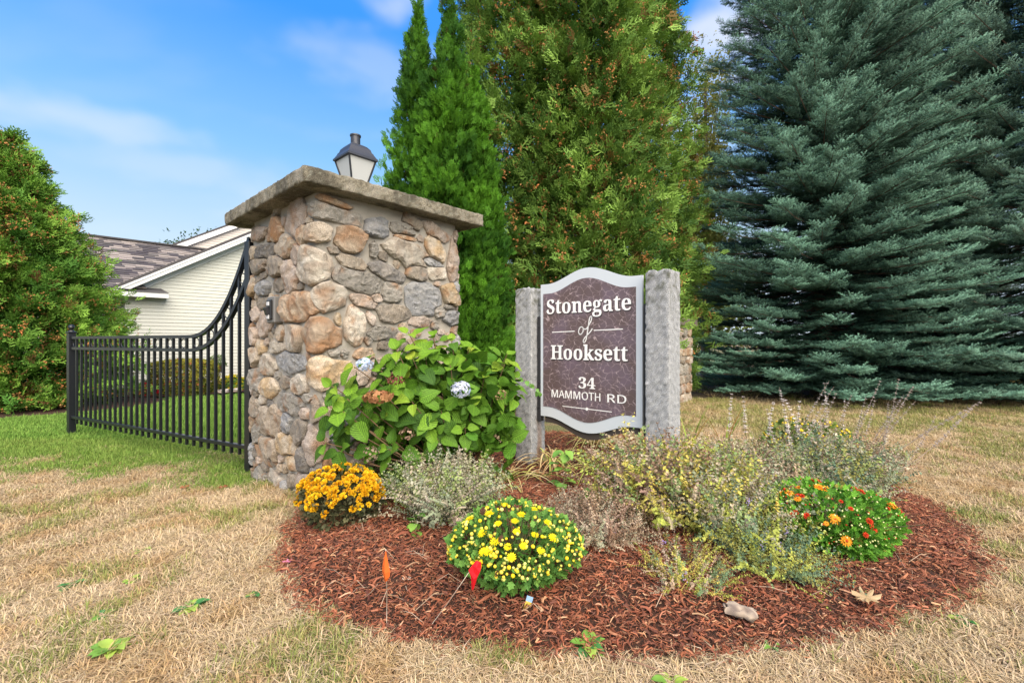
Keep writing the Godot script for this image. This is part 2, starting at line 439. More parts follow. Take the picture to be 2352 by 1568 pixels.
func mulch_bed() -> void:
	var mb := MB.new()
	var step := 0.035
	var nx := int(4.5 / step)
	var nz := int(4.1 / step)
	var bumps := noise(4.0, 5, 4)
	var pts := []
	var ins := []
	for j in nz + 1:
		var r := []
		var q := []
		for i in nx + 1:
			var x := -1.5 + i * step
			var z := 1.4 + j * step
			var d := bed_d(x, z) + 0.05 * soft.get_noise_2d(x * 300.0, z * 300.0)
			q.append(d)
			r.append(V(x, gh(x, z) + lerpf(-0.03, 0.018, smoothstep(-0.05, 0.06, d)) + 0.012 * bumps.get_noise_2d(x, z), z))
		pts.append(r)
		ins.append(q)
	for j in nz:
		for i in nx:
			if maxf(maxf(ins[j][i], ins[j + 1][i]), maxf(ins[j][i + 1], ins[j + 1][i + 1])) > -0.03:
				mb.quad(pts[j][i], pts[j + 1][i], pts[j + 1][i + 1], pts[j][i + 1], Color(0.12, 0.045, 0.022))
	struct("mulch_bed", mb.smooth(), rough_mat(Color.WHITE, 0.95, grain(0.06, 8, 0.35, 1.0), grain(0.08, 9, 0.0, 1.0), 0.4, 5.0))
	# shredded bark, in three shapes of chip
	rng.seed = 101
	var sets := [[], [], []]
	var tints := [[], [], []]
	var n := 0
	while n < 85000:
		var x := rng.randf_range(-1.4, 2.95)
		var z := rng.randf_range(1.5, 5.4)
		if z > 3.3 and rng.randf() < 0.55:
			continue
		var d := bed_d(x, z) + 0.05 * soft.get_noise_2d(x * 300.0, z * 300.0)
		if d < -0.015 - 0.05 * pow(rng.randf(), 3.0) or in_pillar(x, z):
			continue
		n += 1
		var k := rng.randi() % 3
		var b := Basis.from_euler(Vector3(rng.randf_range(-0.35, 0.35), rng.randf() * TAU, rng.randf_range(-0.6, 0.6)))
		var s := exp(rng.randfn(-0.1, 0.38))
		sets[k].append(Transform3D(b.scaled_local(Vector3(s * rng.randf_range(0.7, 1.6), s, s * rng.randf_range(0.6, 1.5))), V(x, gh(x, z) + 0.02 + rng.randf() * 0.018 + 0.012 * bumps.get_noise_2d(x, z), z)))
		var roll := rng.randf()
		var c := Color(0.2, 0.058, 0.024)
		if roll < 0.3:
			c = Color(0.11, 0.034, 0.017)
		elif roll > 0.93:
			c = Color(0.4, 0.22, 0.12)
		elif roll > 0.72:
			c = Color(0.29, 0.105, 0.05)
		tints[k].append(vary(c, 0.3))
	var bark := mat(Color.WHITE, 0.75, true)
	for k in 3:
		var chip := MB.new()
		var l := 0.02
		var w: float = [0.0038, 0.0024, 0.0058][k]
		var y := 0.002
		var q := []
		for i in 4:
			var t := i / 3.0
			var ww: float = w * [0.5, 1.0, 0.9, 0.35][i]
			var bend := 0.0025 * sin(t * PI) * (1.0 if k != 1 else -1.3)
			var zz := 0.004 * sin(t * 5.0 + k)
			q.append([Vector3((t - 0.5) * l, bend, -ww / 2.0 + zz), Vector3((t - 0.5) * l, bend + y, zz), Vector3((t - 0.5) * l, bend, ww / 2.0 + zz)])
		for i in 3:
			chip.quad(q[i][0], q[i][1], q[i + 1][1], q[i + 1][0])
			chip.quad(q[i][1], q[i][2], q[i + 1][2], q[i + 1][1])
		scatter("mulch_chips", chip.flat(), bark, sets[k], tints[k], self, "red brown shredded bark mulch covering the curved planting bed")


# ---------------------------------------------------------------- house
func house() -> void:
	var b := Basis(Vector3(0.70, 0, -0.714), Vector3.UP, Vector3(0.714, 0, 0.70))
	var o := thing("house", "pale sided house with grey shingle roof behind the black fence", "house", V(-10.7, 0, 12.5), "", b)
	var siding := mat(Color(0.56, 0.57, 0.52), 0.55, true)
	var white := mat(Color(0.78, 0.79, 0.80), 0.45)
	var shade := mat(Color(0.05, 0.05, 0.055), 0.9)
	var tan_siding := mat(Color(0.6, 0.55, 0.5), 0.55, true)
	rng.seed = 5
	# core walls
	var core := MB.new()
	core.quad(Vector3(0, -0.4, -0.02), Vector3(9, -0.4, -0.02), Vector3(9, 2.55, -0.02), Vector3(0, 2.55, -0.02))
	core.tri(Vector3(0, 2.55, -0.02), Vector3(9, 2.55, -0.02), Vector3(4.5, 5.34, -0.02))
	core.quad(Vector3(0, -0.4, -0.02), Vector3(0, 2.55, -0.02), Vector3(0, 2.55, -9), Vector3(0, -0.4, -9))
	core.quad(Vector3(9, -0.4, -0.02), Vector3(9, 2.55, -0.02), Vector3(9, 2.55, -9), Vector3(9, -0.4, -9))
	core.quad(Vector3(-9, -0.4, -0.5), Vector3(0, -0.4, -0.5), Vector3(0, 2.5, -0.5), Vector3(-9, 2.5, -0.5))
	var wall := part("wall", core.flat(), mat(Color(0.5, 0.5, 0.46), 0.7), o)
	var lap := 0.1016
	for i in 56:
		var y0 := -0.28 + i * lap
		if y0 > 5.3:
			break
		var x0 := maxf(0.0, (y0 - 2.55) / 0.62)
		var x1 := 9.0 - x0
		var mb := MB.new()
		var c := vary(Color(1, 1, 1), 0.025)
		mb.quad(Vector3(x0, y0, 0.016), Vector3(x1, y0, 0.016), Vector3(x1, y0 + lap, 0.002), Vector3(x0, y0 + lap, 0.002), c)
		mb.quad(Vector3(x0, y0, 0.0), Vector3(x1, y0, 0.0), Vector3(x1, y0, 0.016), Vector3(x0, y0, 0.016), c)
		part("siding_board", mb.flat(), siding, wall)
	var fd := MB.new()
	fd.box(Transform3D(Basis(), Vector3(4.5, -0.36, -0.01)), Vector3(9.02, 0.3, 0.06))
	part("foundation", fd.flat(), mat(Color(0.35, 0.34, 0.32), 0.9), o)
	# the gable wing's roof: left and right slopes, with white fascia along the rake
	var ang := atan(0.62)
	for side in [0, 1]:
		var mb := MB.new()
		var len := 4.5 / cos(ang) + 0.5
		var mid := Vector3(4.5, 5.34, 0) + Vector3((-1.0 if side == 0 else 1.0) * cos(ang), -sin(ang), 0) * (len / 2.0)
		var rb := Basis(Vector3(0, 0, 1), ang if side == 0 else -ang)
		mb.box(Transform3D(rb, mid + Vector3(0, 0.15, -4.3)), Vector3(len, 0.07, 9.3))
		part("roof_slope", mb.flat(), mat(Color(0.075, 0.07, 0.075), 0.9), o)
		mb = MB.new()
		mb.box(Transform3D(rb, mid + Vector3(0, 0.03, 0.315)), Vector3(len, 0.17, 0.03))
		mb.box(Transform3D(rb, mid + Vector3(0, 0.075, 0.338)), Vector3(len, 0.06, 0.02))
		part("fascia", mb.flat(), white, o)
		mb = MB.new()
		mb.box(Transform3D(rb, mid + Vector3(0, -0.06, 0.15)), Vector3(len, 0.02, 0.31))
		part("soffit", mb.flat(), white, o)
		mb = MB.new()
		mb.box(Transform3D(rb, mid + Vector3(0, -0.14, 0.028)), Vector3(len, 0.14, 0.03))
		part("frieze_board", mb.flat(), white, o)
	# eave return at the lower left corner
	var er := MB.new()
	er.box(Transform3D(Basis(), Vector3(0.3, 2.4, 0.17)), Vector3(1.25, 0.13, 0.34))
	part("eave_return", er.flat(), white, o)
	er = MB.new()
	er.quad(Vector3(-0.3, 2.47, 0.36), Vector3(0.95, 2.47, 0.36), Vector3(0.8, 2.62, 0.03), Vector3(-0.3, 2.62, 0.03), Color(0.07, 0.065, 0.07))
	part("return_roof", er.flat(), mat(Color.WHITE, 0.9, true), o)
	# main roof: shingle courses facing the lawn
	var sh := MB.new()
	var slope := Vector3(0, 0.602, -1.0).normalized()
	var nrm := Vector3(0, 1.0, 0.602).normalized()
	var cs := 0.135
	var blotch := noise(0.5, 77, 3)
	for i in 27:
		var base := Vector3(0, 2.5, 0.35) + slope * (i * cs)
		var x := -9.0
		var stop := (base.y - 2.45) / 0.62
		while x < stop:
			var w := rng.randf_range(0.14, 0.34)
			var k := clampf(0.5 + 1.2 * blotch.get_noise_2d(x * 1.4, i * 0.5) + rng.randf_range(-0.35, 0.35), 0.0, 1.0)
			var c := Color(0.055, 0.05, 0.056).lerp(Color(0.27, 0.235, 0.215), k * k)
			var up := nrm * rng.randf_range(0.012, 0.024)
			var a := base + Vector3(x, 0, 0)
			var e := base + Vector3(x + w, 0, 0)
			sh.quad(a + up, e + up, e + slope * cs + nrm * 0.002, a + slope * cs + nrm * 0.002, c)
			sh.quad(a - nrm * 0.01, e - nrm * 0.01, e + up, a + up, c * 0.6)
			x += w
	part("shingles", sh.flat(), mat(Color.WHITE, 0.9, true), o).set_meta("kind", "stuff")
	var deck := MB.new()
	var top := Vector3(0, 2.5, 0.35) + slope * (27 * cs)
	deck.quad(Vector3(-9, 2.48, 0.34), Vector3(0, 2.48, 0.34), Vector3(2.9, top.y - 0.03, top.z), Vector3(-9, top.y - 0.03, top.z))
	deck.quad(Vector3(-9, 2.3, -7.0), Vector3(4, 2.3, -7.0), Vector3(4, top.y - 0.03, top.z), Vector3(-9, top.y - 0.03, top.z))
	part("roof_deck", deck.flat(), mat(Color(0.06, 0.055, 0.06), 0.9), o)
	var rc := MB.new()
	rc.box(Transform3D(Basis(), top + Vector3(-3.0, 0.0, 0.0)), Vector3(12.0, 0.05, 0.26))
	part("ridge_cap", rc.flat(), mat(Color(0.05, 0.048, 0.052), 0.9), o)
	# second gable further back
	var g := MB.new()
	for i in 60:
		var y0 := 2.6 + i * lap
		if y0 > 7.6:
			break
		var x0 := 1.81 + (y0 - 4.64) / 0.594
		var x1 := 14.0 - x0
		if x1 < x0:
			break
		var mb := MB.new()
		mb.quad(Vector3(x0, y0, -4.984), Vector3(x1, y0, -4.984), Vector3(x1, y0 + lap, -4.998), Vector3(x0, y0 + lap, -4.998), vary(Color.WHITE, 0.025))
		mb.quad(Vector3(x0, y0, -5.0), Vector3(x1, y0, -5.0), Vector3(x1, y0, -4.984), Vector3(x0, y0, -4.984))
		part("upper_siding_board", mb.flat(), tan_siding, o)
	g.tri(Vector3(-1.8, 2.5, -5.02), Vector3(15.8, 2.5, -5.02), Vector3(7.0, 7.72, -5.02))
	part("upper_gable_wall", g.flat(), mat(Color(0.45, 0.4, 0.36), 0.7), o)
	var a2 := atan(0.594)
	for side in [0, 1]:
		var len := 10.6
		var rb := Basis(Vector3(0, 0, 1), a2 if side == 0 else -a2)
		var mid := Vector3(7.0, 7.72, 0) + Vector3((-1.0 if side == 0 else 1.0) * cos(a2), -sin(a2), 0) * (len / 2.0)
		var mb := MB.new()
		mb.box(Transform3D(rb, mid + Vector3(0, 0.13, -8.4)), Vector3(len, 0.07, 7.1))
		part("upper_roof_slope", mb.flat(), mat(Color(0.07, 0.065, 0.07), 0.9), o)
		mb = MB.new()
		mb.box(Transform3D(rb, mid + Vector3(0, 0.0, -4.87)), Vector3(len, 0.2, 0.03))
		mb.box(Transform3D(rb, mid + Vector3(0, -0.09, -4.935)), Vector3(len, 0.02, 0.1))
		part("upper_fascia", mb.flat(), white, o)


# ---------------------------------------------------------------- stone pillars
func strip(s: float, w: float, out: float) -> Array:
	# a place on the unfolded right and left faces of a pillar (s = 0 at the near corner): [base point x, z, outward x, outward z]
	var nr := -DIR_L
	var nl := -DIR_R
	var p: Vector2
	var n: Vector2
	var rc := 0.06
	if s > w:
		p = DIR_R * w + DIR_L * (s - w)
		n = DIR_R
	elif s < -w:
		p = DIR_L * w + DIR_R * (-s - w)
		n = DIR_L
	elif s >= 0.0:
		p = DIR_R * s
		n = nr
	else:
		p = DIR_L * -s
		n = nl
	for k in [[0.0, nl, nr], [w, nr, DIR_R], [-w, DIR_L, nl]]:
		var t: float = s - k[0]
		if absf(t) < rc:
			var f := (t + rc) / (2.0 * rc)
			n = (k[1] as Vector2).lerp(k[2], f).normalized()
			p -= ((k[1] as Vector2) + (k[2] as Vector2)) * (0.3 * rc * pow(1.0 - absf(t) / rc, 2.0))
	p += n * out
	return [p.x, p.y, n.x, n.y]


func stones(list: Array, w: float, y0: float, parent: Node, m: Material, s: int) -> void:
	var r := RandomNumberGenerator.new()
	r.seed = s
	var tone := [Color(0.556, 0.439, 0.353), Color(0.488, 0.291, 0.167), Color(0.501, 0.408, 0.309), Color(0.360, 0.336, 0.293), Color(0.398, 0.337, 0.268), Color(0.663, 0.601, 0.508), Color(0.576, 0.415, 0.242), Color(0.338, 0.344, 0.357), Color(0.213, 0.200, 0.188)]
	var alt := [Color(0.645, 0.546, 0.473), Color(0.596, 0.473, 0.349), Color(0.601, 0.516, 0.416), Color(0.466, 0.429, 0.380), Color(0.309, 0.272, 0.229), Color(0.502, 0.416, 0.330), Color(0.670, 0.572, 0.449), Color(0.485, 0.473, 0.461), Color(0.352, 0.316, 0.278)]
	var patch := noise(7.0, s + 2, 4)
	var bump := noise(9.0, s + 3, 4)
	var big := noise(3.5, s + 5, 2)
	var n := list.size() / 6
	var K := 24
	for i in n:
		var cs: float = list[i * 6] / 1000.0
		var cy: float = list[i * 6 + 1] / 1000.0
		var a: float = list[i * 6 + 2] / 920.0
		var b: float = list[i * 6 + 3] / 920.0
		var ro := deg_to_rad(list[i * 6 + 4])
		var code: int = list[i * 6 + 5]
		var near := []
		for j in n:
			if j != i and Vector2(list[j * 6] / 1000.0 - cs, list[j * 6 + 1] / 1000.0 - cy).length() < a + b + (list[j * 6 + 2] + list[j * 6 + 3]) / 1000.0:
				near.append(j)
		# flat-sided outline: half planes round the ellipse, cut where a neighbour is nearer
		var planes := []
		var m0 := r.randi_range(4, 6)
		for k in m0:
			planes.append([TAU * (k + r.randf_range(-0.3, 0.3)) / m0, r.randf_range(0.86, 1.1)])
		var rim := []
		for k in K:
			var th := TAU * k / K
			var dir := Vector2(cos(th), sin(th))
			var q := 1.34
			for p in planes:
				var cc := cos(th - p[0])
				if cc > 0.05:
					q = minf(q, p[1] / cc)
			q *= 1.0 + 0.045 * r.randf_range(-1, 1)
			# unit circle direction to the wall
			var e := Vector2(dir.x * a, dir.y * b).rotated(ro)
			e.y = -e.y
			var t := q
			var step := 0.06
			var f := 0.5
			while f < q:
				var at := Vector2(cs, cy) + e * f
				var stop := false
				for j in near:
					var dj := Vector2(at.x - list[j * 6] / 1000.0, -(at.y - list[j * 6 + 1] / 1000.0)).rotated(-deg_to_rad(list[j * 6 + 4]))
					dj.x /= list[j * 6 + 2] / 1000.0
					dj.y /= list[j * 6 + 3] / 1000.0
					if dj.length() < f:
						stop = true
						break
				if stop:
					t = f - step
					break
				f += step
			var len := e.length() * maxf(t, 0.4)
			len = maxf(len - 0.006, len * 0.6)
			rim.append(e.normalized() * len)
		var proud := r.randf_range(0.7, 1.3) * clampf(minf(a, b) * 0.5, 0.022, 0.042)
		var cuts := []
		for k in r.randi_range(3, 5):
			var w0 := r.randf() * TAU
			var sl := r.randf_range(0.04, 0.3)
			cuts.append([Vector2(cos(w0), sin(w0)) * sl, proud * r.randf_range(0.95, 1.3)])
		var shade := r.randf_range(0.82, 1.16)
		var lay := r.randf_range(-0.4, 0.4)
		# the face: rim points, a ring just inside it and a loose scatter of inner points, joined into chipped facets
		var flat_pts := PackedVector2Array()
		var edge := []
		for k in K:
			flat_pts.append(rim[k])
			edge.append(0.5)
		for k in K:
			flat_pts.append((rim[k] as Vector2) * 0.915 + Vector2(r.randf_range(-0.002, 0.002), r.randf_range(-0.002, 0.002)))
			edge.append(0.97)
		var rim_poly := PackedVector2Array(rim)
		var inner_poly := PackedVector2Array()
		for k in K:
			inner_poly.append((rim[k] as Vector2) * 0.86)
		var span := Rect2(rim[0], Vector2.ZERO)
		for p in rim:
			span = span.expand(p)
		var gap := clampf(minf(span.size.x, span.size.y) * 0.14, 0.011, 0.019)
		var gy := span.position.y
		while gy < span.end.y:
			var gx := span.position.x
			while gx < span.end.x:
				var p := Vector2(gx, gy) + Vector2(r.randf_range(-0.4, 0.4), r.randf_range(-0.4, 0.4)) * gap
				if Geometry2D.is_point_in_polygon(p, inner_poly):
					flat_pts.append(p)
					edge.append(1.0)
				gx += gap
			gy += gap
		var spots := []
		var hues := []
		var layered := code == 7 or code == 3 or code == 8
		for k in flat_pts.size():
			var off := flat_pts[k]
			var y := cy + off.y
			var sx := cs + off.x
			var face_h := proud * 1.25
			for cu in cuts:
				face_h = minf(face_h, cu[1] - (cu[0] as Vector2).dot(off))
			var hgt: float = edge[k] * maxf(face_h, proud * 0.35)
			var ly := (y + lay * sx) * (3.5 if layered else 1.0)
			hgt += (0.012 if k >= K else 0.006) * bump.get_noise_3d(sx, ly, i * 3.0) + 0.006 * bump.get_noise_3d(sx * 3.1, ly * 3.1, i * 3.0)
			var g := strip(sx, w, hgt)
			spots.append(V(g[0], y0 + y, g[1]))
			var pn := patch.get_noise_3d(sx, y * (3.2 if layered else 1.0) + lay * sx, i * 2.0)
			var c: Color = (tone[code] as Color).lerp(alt[code], clampf(0.45 + 1.6 * pn, 0.0, 1.0))
			var iron := clampf(2.2 * (patch.get_noise_3d(sx * 0.7 + 40.0, y * 0.7, i * 1.7) - 0.2), 0.0, 0.6)
			if code != 7 and code != 8:
				c = c.lerp(Color(0.40, 0.19, 0.07), iron)
			var v := shade * (1.0 + r.randf_range(-0.12, 0.12))
			hues.append(Color(c.r * v, c.g * v, c.b * v))
		var mb := MB.new()
		var tris := Geometry2D.triangulate_delaunay(flat_pts)
		for k in tris.size() / 3:
			var p0 := tris[k * 3]
			var p1 := tris[k * 3 + 1]
			var p2 := tris[k * 3 + 2]
			if Geometry2D.is_point_in_polygon((flat_pts[p0] + flat_pts[p1] + flat_pts[p2]) / 3.0, rim_poly):
				mb.tri3(spots[p0], spots[p1], spots[p2], hues[p0], hues[p1], hues[p2])
		for k in K:
			var k2 := (k + 1) % K
			var e0 := strip(cs + rim[k].x * 1.015, w, -0.03)
			var e1 := strip(cs + rim[k2].x * 1.015, w, -0.03)
			var f0 := V(e0[0], y0 + cy + rim[k].y * 1.015, e0[1])
			var f1 := V(e1[0], y0 + cy + rim[k2].y * 1.015, e1[1])
			mb.tri3(spots[k], spots[k2], f1, hues[k], hues[k2], hues[k2])
			mb.tri3(spots[k], f1, f0, hues[k], hues[k2], hues[k])
		part("stone", mb.flat(), m, parent)


func rough_box(size: Vector3, cells: Vector3i, amp: float, n: FastNoiseLite, tint: Color, tint2: Color, top_amp := 1.0) -> MB:
	# a block centred on its base whose faces are worn and uneven
	var mb := MB.new()
	var h := size / 2.0
	for f in 6:
		mb.group = f + 1
		var ax := f / 2
		var s := -1.0 if f % 2 == 0 else 1.0
		var u := (ax + 1) % 3
		var w := (ax + 2) % 3
		var nu := cells[u]
		var nw := cells[w]
		var g := []
		var hue := []
		for i in nu + 1:
			var row := []
			var hr := []
			for j in nw + 1:
				var p := Vector3.ZERO
				p[ax] = s * h[ax]
				p[u] = lerpf(-h[u], h[u], float(i) / nu)
				p[w] = lerpf(-h[w], h[w], float(j) / nw)
				p.y += h.y
				# edges worn down
				var e := 0.0
				for k in 3:
					var q := p[k] - (h.y if k == 1 else 0.0)
					if h[k] - absf(q) < 0.002:
						e += 1.0
				var d := Vector3(n.get_noise_3dv(p), n.get_noise_3dv(p + Vector3(31, 7, 3)) * top_amp, n.get_noise_3dv(p + Vector3(5, 50, 17)))
				var c := p - Vector3(0, h.y, 0)
				var q2 := p + d * amp
				if e >= 2.0:
					q2 -= Vector3(signf(c.x), signf(c.y) if absf(c.y) > h.y - 0.01 else 0.0, signf(c.z)) * amp * (0.35 + 0.6 * absf(n.get_noise_3dv(p * 2.0)))
				row.append(q2)
				hr.append(tint.lerp(tint2, clampf(0.5 + 1.4 * n.get_noise_3dv(p * 1.7 + Vector3(90, 0, 0)), 0.0, 1.0)))
			g.append(row)
			hue.append(hr)
		for i in nu:
			for j in nw:
				mb.tri3(g[i][j], g[i + 1][j], g[i + 1][j + 1], hue[i][j], hue[i + 1][j], hue[i + 1][j + 1])
				mb.tri3(g[i][j], g[i + 1][j + 1], g[i][j + 1], hue[i][j], hue[i + 1][j + 1], hue[i][j + 1])
	return mb


func pillar_basis() -> Basis:
	return Basis(Vector3(DIR_R.x, 0, -DIR_R.y), Vector3.UP, Vector3(-DIR_L.x, 0, DIR_L.y))


func pillar() -> void:
	var o := thing("stone_pillar", "tall fieldstone gate pillar with concrete cap beside the hydrangea", "pillar", V(-1.314, 0, 3.04))
	var stone := rough_mat(Color.WHITE, 0.9, grain(0.05, 41, 0.5, 1.15, 6), grain(0.06, 42, 0.0, 1.0, 6), 0.3, 6.0)
	stones(STONES_A + STONES_B, 1.25, 0.0, o, stone, 61)
	# mortar core
	var n := noise(6.0, 12, 4)
	var mb := MB.new()
	var S := 90
	var H := 80
	var g := []
	var hue := []
	for i in S + 1:
		var s := lerpf(-2.49, 2.49, float(i) / S)
		var row := []
		var hr := []
		for j in H + 1:
			var y := lerpf(-0.35, 2.112, float(j) / H)
			var q := strip(s, 1.25, -0.006 + 0.012 * n.get_noise_2d(s, y))
			row.append(V(q[0], y, q[1]))
			hr.append(Color(0.40, 0.365, 0.31).lerp(Color(0.5, 0.465, 0.41), clampf(0.5 + n.get_noise_2d(s * 0.7 + 20.0, y * 0.7), 0.0, 1.0)))
		g.append(row)
		hue.append(hr)
	for i in S:
		for j in H:
			mb.tri3(g[i][j], g[i + 1][j], g[i + 1][j + 1], hue[i][j], hue[i + 1][j], hue[i + 1][j + 1])
			mb.tri3(g[i][j], g[i + 1][j + 1], g[i][j + 1], hue[i][j], hue[i + 1][j + 1], hue[i][j + 1])
	part("mortar", mb.smooth(), rough_mat(Color.WHITE, 0.95, grain(0.06, 43, 0.75, 1.0), grain(0.1, 44, 0.0, 1.0), 0.12, 8.0), o)
	# weathered slab, longer on the fence side
	var cap := rough_box(Vector3(1.56, 0.104, 1.63), Vector3i(110, 9, 110), 0.008, noise(16.0, 13, 4), Color(0.22, 0.19, 0.13), Color(0.5, 0.45, 0.34))
	var b := pillar_basis()
	var cm := rough_mat(Color.WHITE, 0.95, grain(0.06, 45, 0.35, 1.1, 6), grain(0.07, 46, 0.0, 1.0, 6), 0.35, 5.0)
	# near corner of the slab at (-1.305, 2.84); its axes: +X along the right face, +Z out of it
	var c2 := Vector2(-1.305, 2.84) + DIR_R * 0.78 + DIR_L * 0.815 - Vector2(-1.314, 3.04)
	var stain := noise(3.2, 23, 5)
	var lichen := noise(26.0, 29, 3)
	for i in cap.v.size():
		var p := cap.v[i]
		var k := stain.get_noise_3d(p.x, p.y * 0.6, p.z)
		cap.c[i] = cap.c[i].lerp(Color(0.13, 0.115, 0.085), smoothstep(0.02, 0.35, k) * 0.75).lerp(Color(0.58, 0.53, 0.43), smoothstep(-0.05, -0.4, k) * 0.7)
		cap.c[i] = cap.c[i].lerp(Color(0.42, 0.42, 0.34), smoothstep(0.25, 0.5, lichen.get_noise_3dv(p)) * 0.7)
	part("cap", cap.smooth(false), cm, o, Transform3D(b, V(c2.x, 2.112, c2.y)))


func far_pillar() -> void:
	var o := thing("stone_pillar", "low distant fieldstone pillar half hidden behind the right granite post", "pillar", V(2.79, -0.05, 7.75))
	var list := []
	rng.seed = 91
	var y := 0.06
	while y < 1.38:
		var h := rng.randf_range(0.14, 0.2)
		var s := -0.72
		while s < 0.75:
			var w := rng.randf_range(0.16, 0.3)
			list.append_array([int((s + w / 2.0) * 1000), int((y + h / 2.0) * 1000), int(w * 520), int(h * 520), rng.randi_range(-12, 12), rng.randi_range(0, 5)])
			s += w
		y += h
	var stone := rough_mat(Color.WHITE, 0.9, grain(0.05, 41, 0.5, 1.15, 6), grain(0.06, 42, 0.0, 1.0, 6), 0.3, 6.0)
	stones(list, 0.72, 0.0, o, stone, 71)
	var b := pillar_basis()
	var c := DIR_R * 0.36 + DIR_L * 0.36
	var mb := MB.new()
	mb.box(Transform3D(Basis(), Vector3(0, 0.7, 0)), Vector3(0.72, 1.46, 0.72), Color(0.38, 0.35, 0.3))
	part("mortar", mb.flat(), mat(Color.WHITE, 0.95, true), o, Transform3D(b, V(c.x, 0, c.y)))
	var cap := rough_box(Vector3(0.9, 0.12, 0.9), Vector3i(16, 3, 16), 0.012, noise(5.0, 14, 4), Color(0.2, 0.168, 0.125), Color(0.34, 0.3, 0.24))
	part("cap", cap.smooth(false), rough_mat(Color.WHITE, 0.95, grain(0.06, 45, 0.35, 1.1, 6), grain(0.07, 46, 0.0, 1.0, 6), 0.35, 5.0), o, Transform3D(b, V(c.x, 1.43, c.y)))


func lantern() -> void:
	var o := thing("lantern", "black post lantern with frosted panes on top of the stone pillar", "lantern", V(-1.36, 2.216, 3.93), "", pillar_basis())
	var black := mat(Color(0.045, 0.048, 0.06), 0.42)
	black.metallic = 0.3
	var glass := mat(Color(0.6, 0.62, 0.62), 0.35)
	glass.backlight_enabled = true
	glass.backlight = Color(0.7, 0.7, 0.7)
	var mb := MB.new()
	mb.lathe(Transform3D(), [Vector2(0, 0.0), Vector2(0.075, 0.0), Vector2(0.075, 0.015), Vector2(0.04, 0.035), Vector2(0.03, 0.06), Vector2(0.03, 0.15), Vector2(0.045, 0.17), Vector2(0.05, 0.195), Vector2(0.0, 0.195)], 20)
	part("post", mb.smooth(false), black, o)
	var y0 := 0.19
	var y1 := 0.455
	var h0 := 0.057
	var h1 := 0.125
	for k in 4:
		var a := Basis(Vector3.UP, PI / 2.0 * k)
		var p := [a * Vector3(-h0, y0, h0), a * Vector3(h0, y0, h0), a * Vector3(h1, y1, h1), a * Vector3(-h1, y1, h1)]
		var g := MB.new()
		var inn := a * Vector3(0, 0, -0.004)
		g.quad(p[0] + inn, p[1] + inn, p[2] + inn, p[3] + inn)
		part("pane", g.flat(), glass, o)
		var bar := MB.new()
		bar.tube([p[1], p[2]], [0.008, 0.008], 4, Color.WHITE, true)
		part("frame_bar", bar.flat(), black, o)
	# four-sided moulded roof
	var roof := MB.new()
	var prof := [[0.115, 0.44], [0.137, 0.446], [0.137, 0.462], [0.128, 0.472], [0.112, 0.5], [0.108, 0.512], [0.101, 0.516], [0.092, 0.545], [0.07, 0.57], [0.05, 0.583], [0.0, 0.586]]
	for i in prof.size() - 1:
		roof.group += 1
		for k in 4:
			var a := Basis(Vector3.UP, PI / 2.0 * k)
			var r0: float = prof[i][0]
			var r1: float = prof[i + 1][0]
			roof.group += 1
			roof.quad(a * Vector3(-r0, prof[i][1], r0), a * Vector3(r0, prof[i][1], r0), a * Vector3(r1, prof[i + 1][1], r1), a * Vector3(-r1, prof[i + 1][1], r1))
	part("roof", roof.smooth(false), black, o)
	var ch := MB.new()
	ch.lathe(Transform3D(), [Vector2(0.04, 0.58), Vector2(0.04, 0.655), Vector2(0.046, 0.66), Vector2(0.046, 0.672), Vector2(0.0, 0.672)], 24)
	part("chimney", ch.smooth(false), black, o)


func keypad() -> void:
	var b := Basis(Vector3(-DIR_L.x, 0, DIR_L.y), Vector3.UP, Vector3(-DIR_R.x, 0, DIR_R.y))
	var q := strip(-0.653, 1.25, 0.02)
	var o := thing("switch_box", "grey weatherproof switch box with black toggle cover on the pillar", "switch box", V(-1.314 + q[0], 1.34, 3.04 + q[1]), "", b)
	var grey := mat(Color(0.16, 0.155, 0.15), 0.55)
	var mb := MB.new()
	mb.rbox(Transform3D(Basis(), Vector3(0, 0, 0.01)), Vector3(0.15, 0.2, 0.06), 0.008)
	part("back_plate", mb.smooth(false), grey, o)
	mb = MB.new()
	mb.rbox(Transform3D(Basis(), Vector3(0, 0, 0.047)), Vector3(0.09, 0.15, 0.02), 0.006)
	part("cover", mb.smooth(false), mat(Color(0.02, 0.02, 0.022), 0.3), o)
	mb = MB.new()
	mb.rbox(Transform3D(Basis(Vector3.RIGHT, 0.3), Vector3(0.0, -0.01, 0.066)), Vector3(0.04, 0.06, 0.03), 0.004)
	part("toggle", mb.smooth(false), mat(Color(0.03, 0.03, 0.035), 0.3), o)
	for y in [0.045, -0.055]:
		mb = MB.new()
		mb.rbox(Transform3D(Basis(), Vector3(0, y, 0.058)), Vector3(0.045, 0.03, 0.008), 0.002)
		part("label_plate", mb.smooth(false), mat(Color(0.6, 0.6, 0.62), 0.4), o)


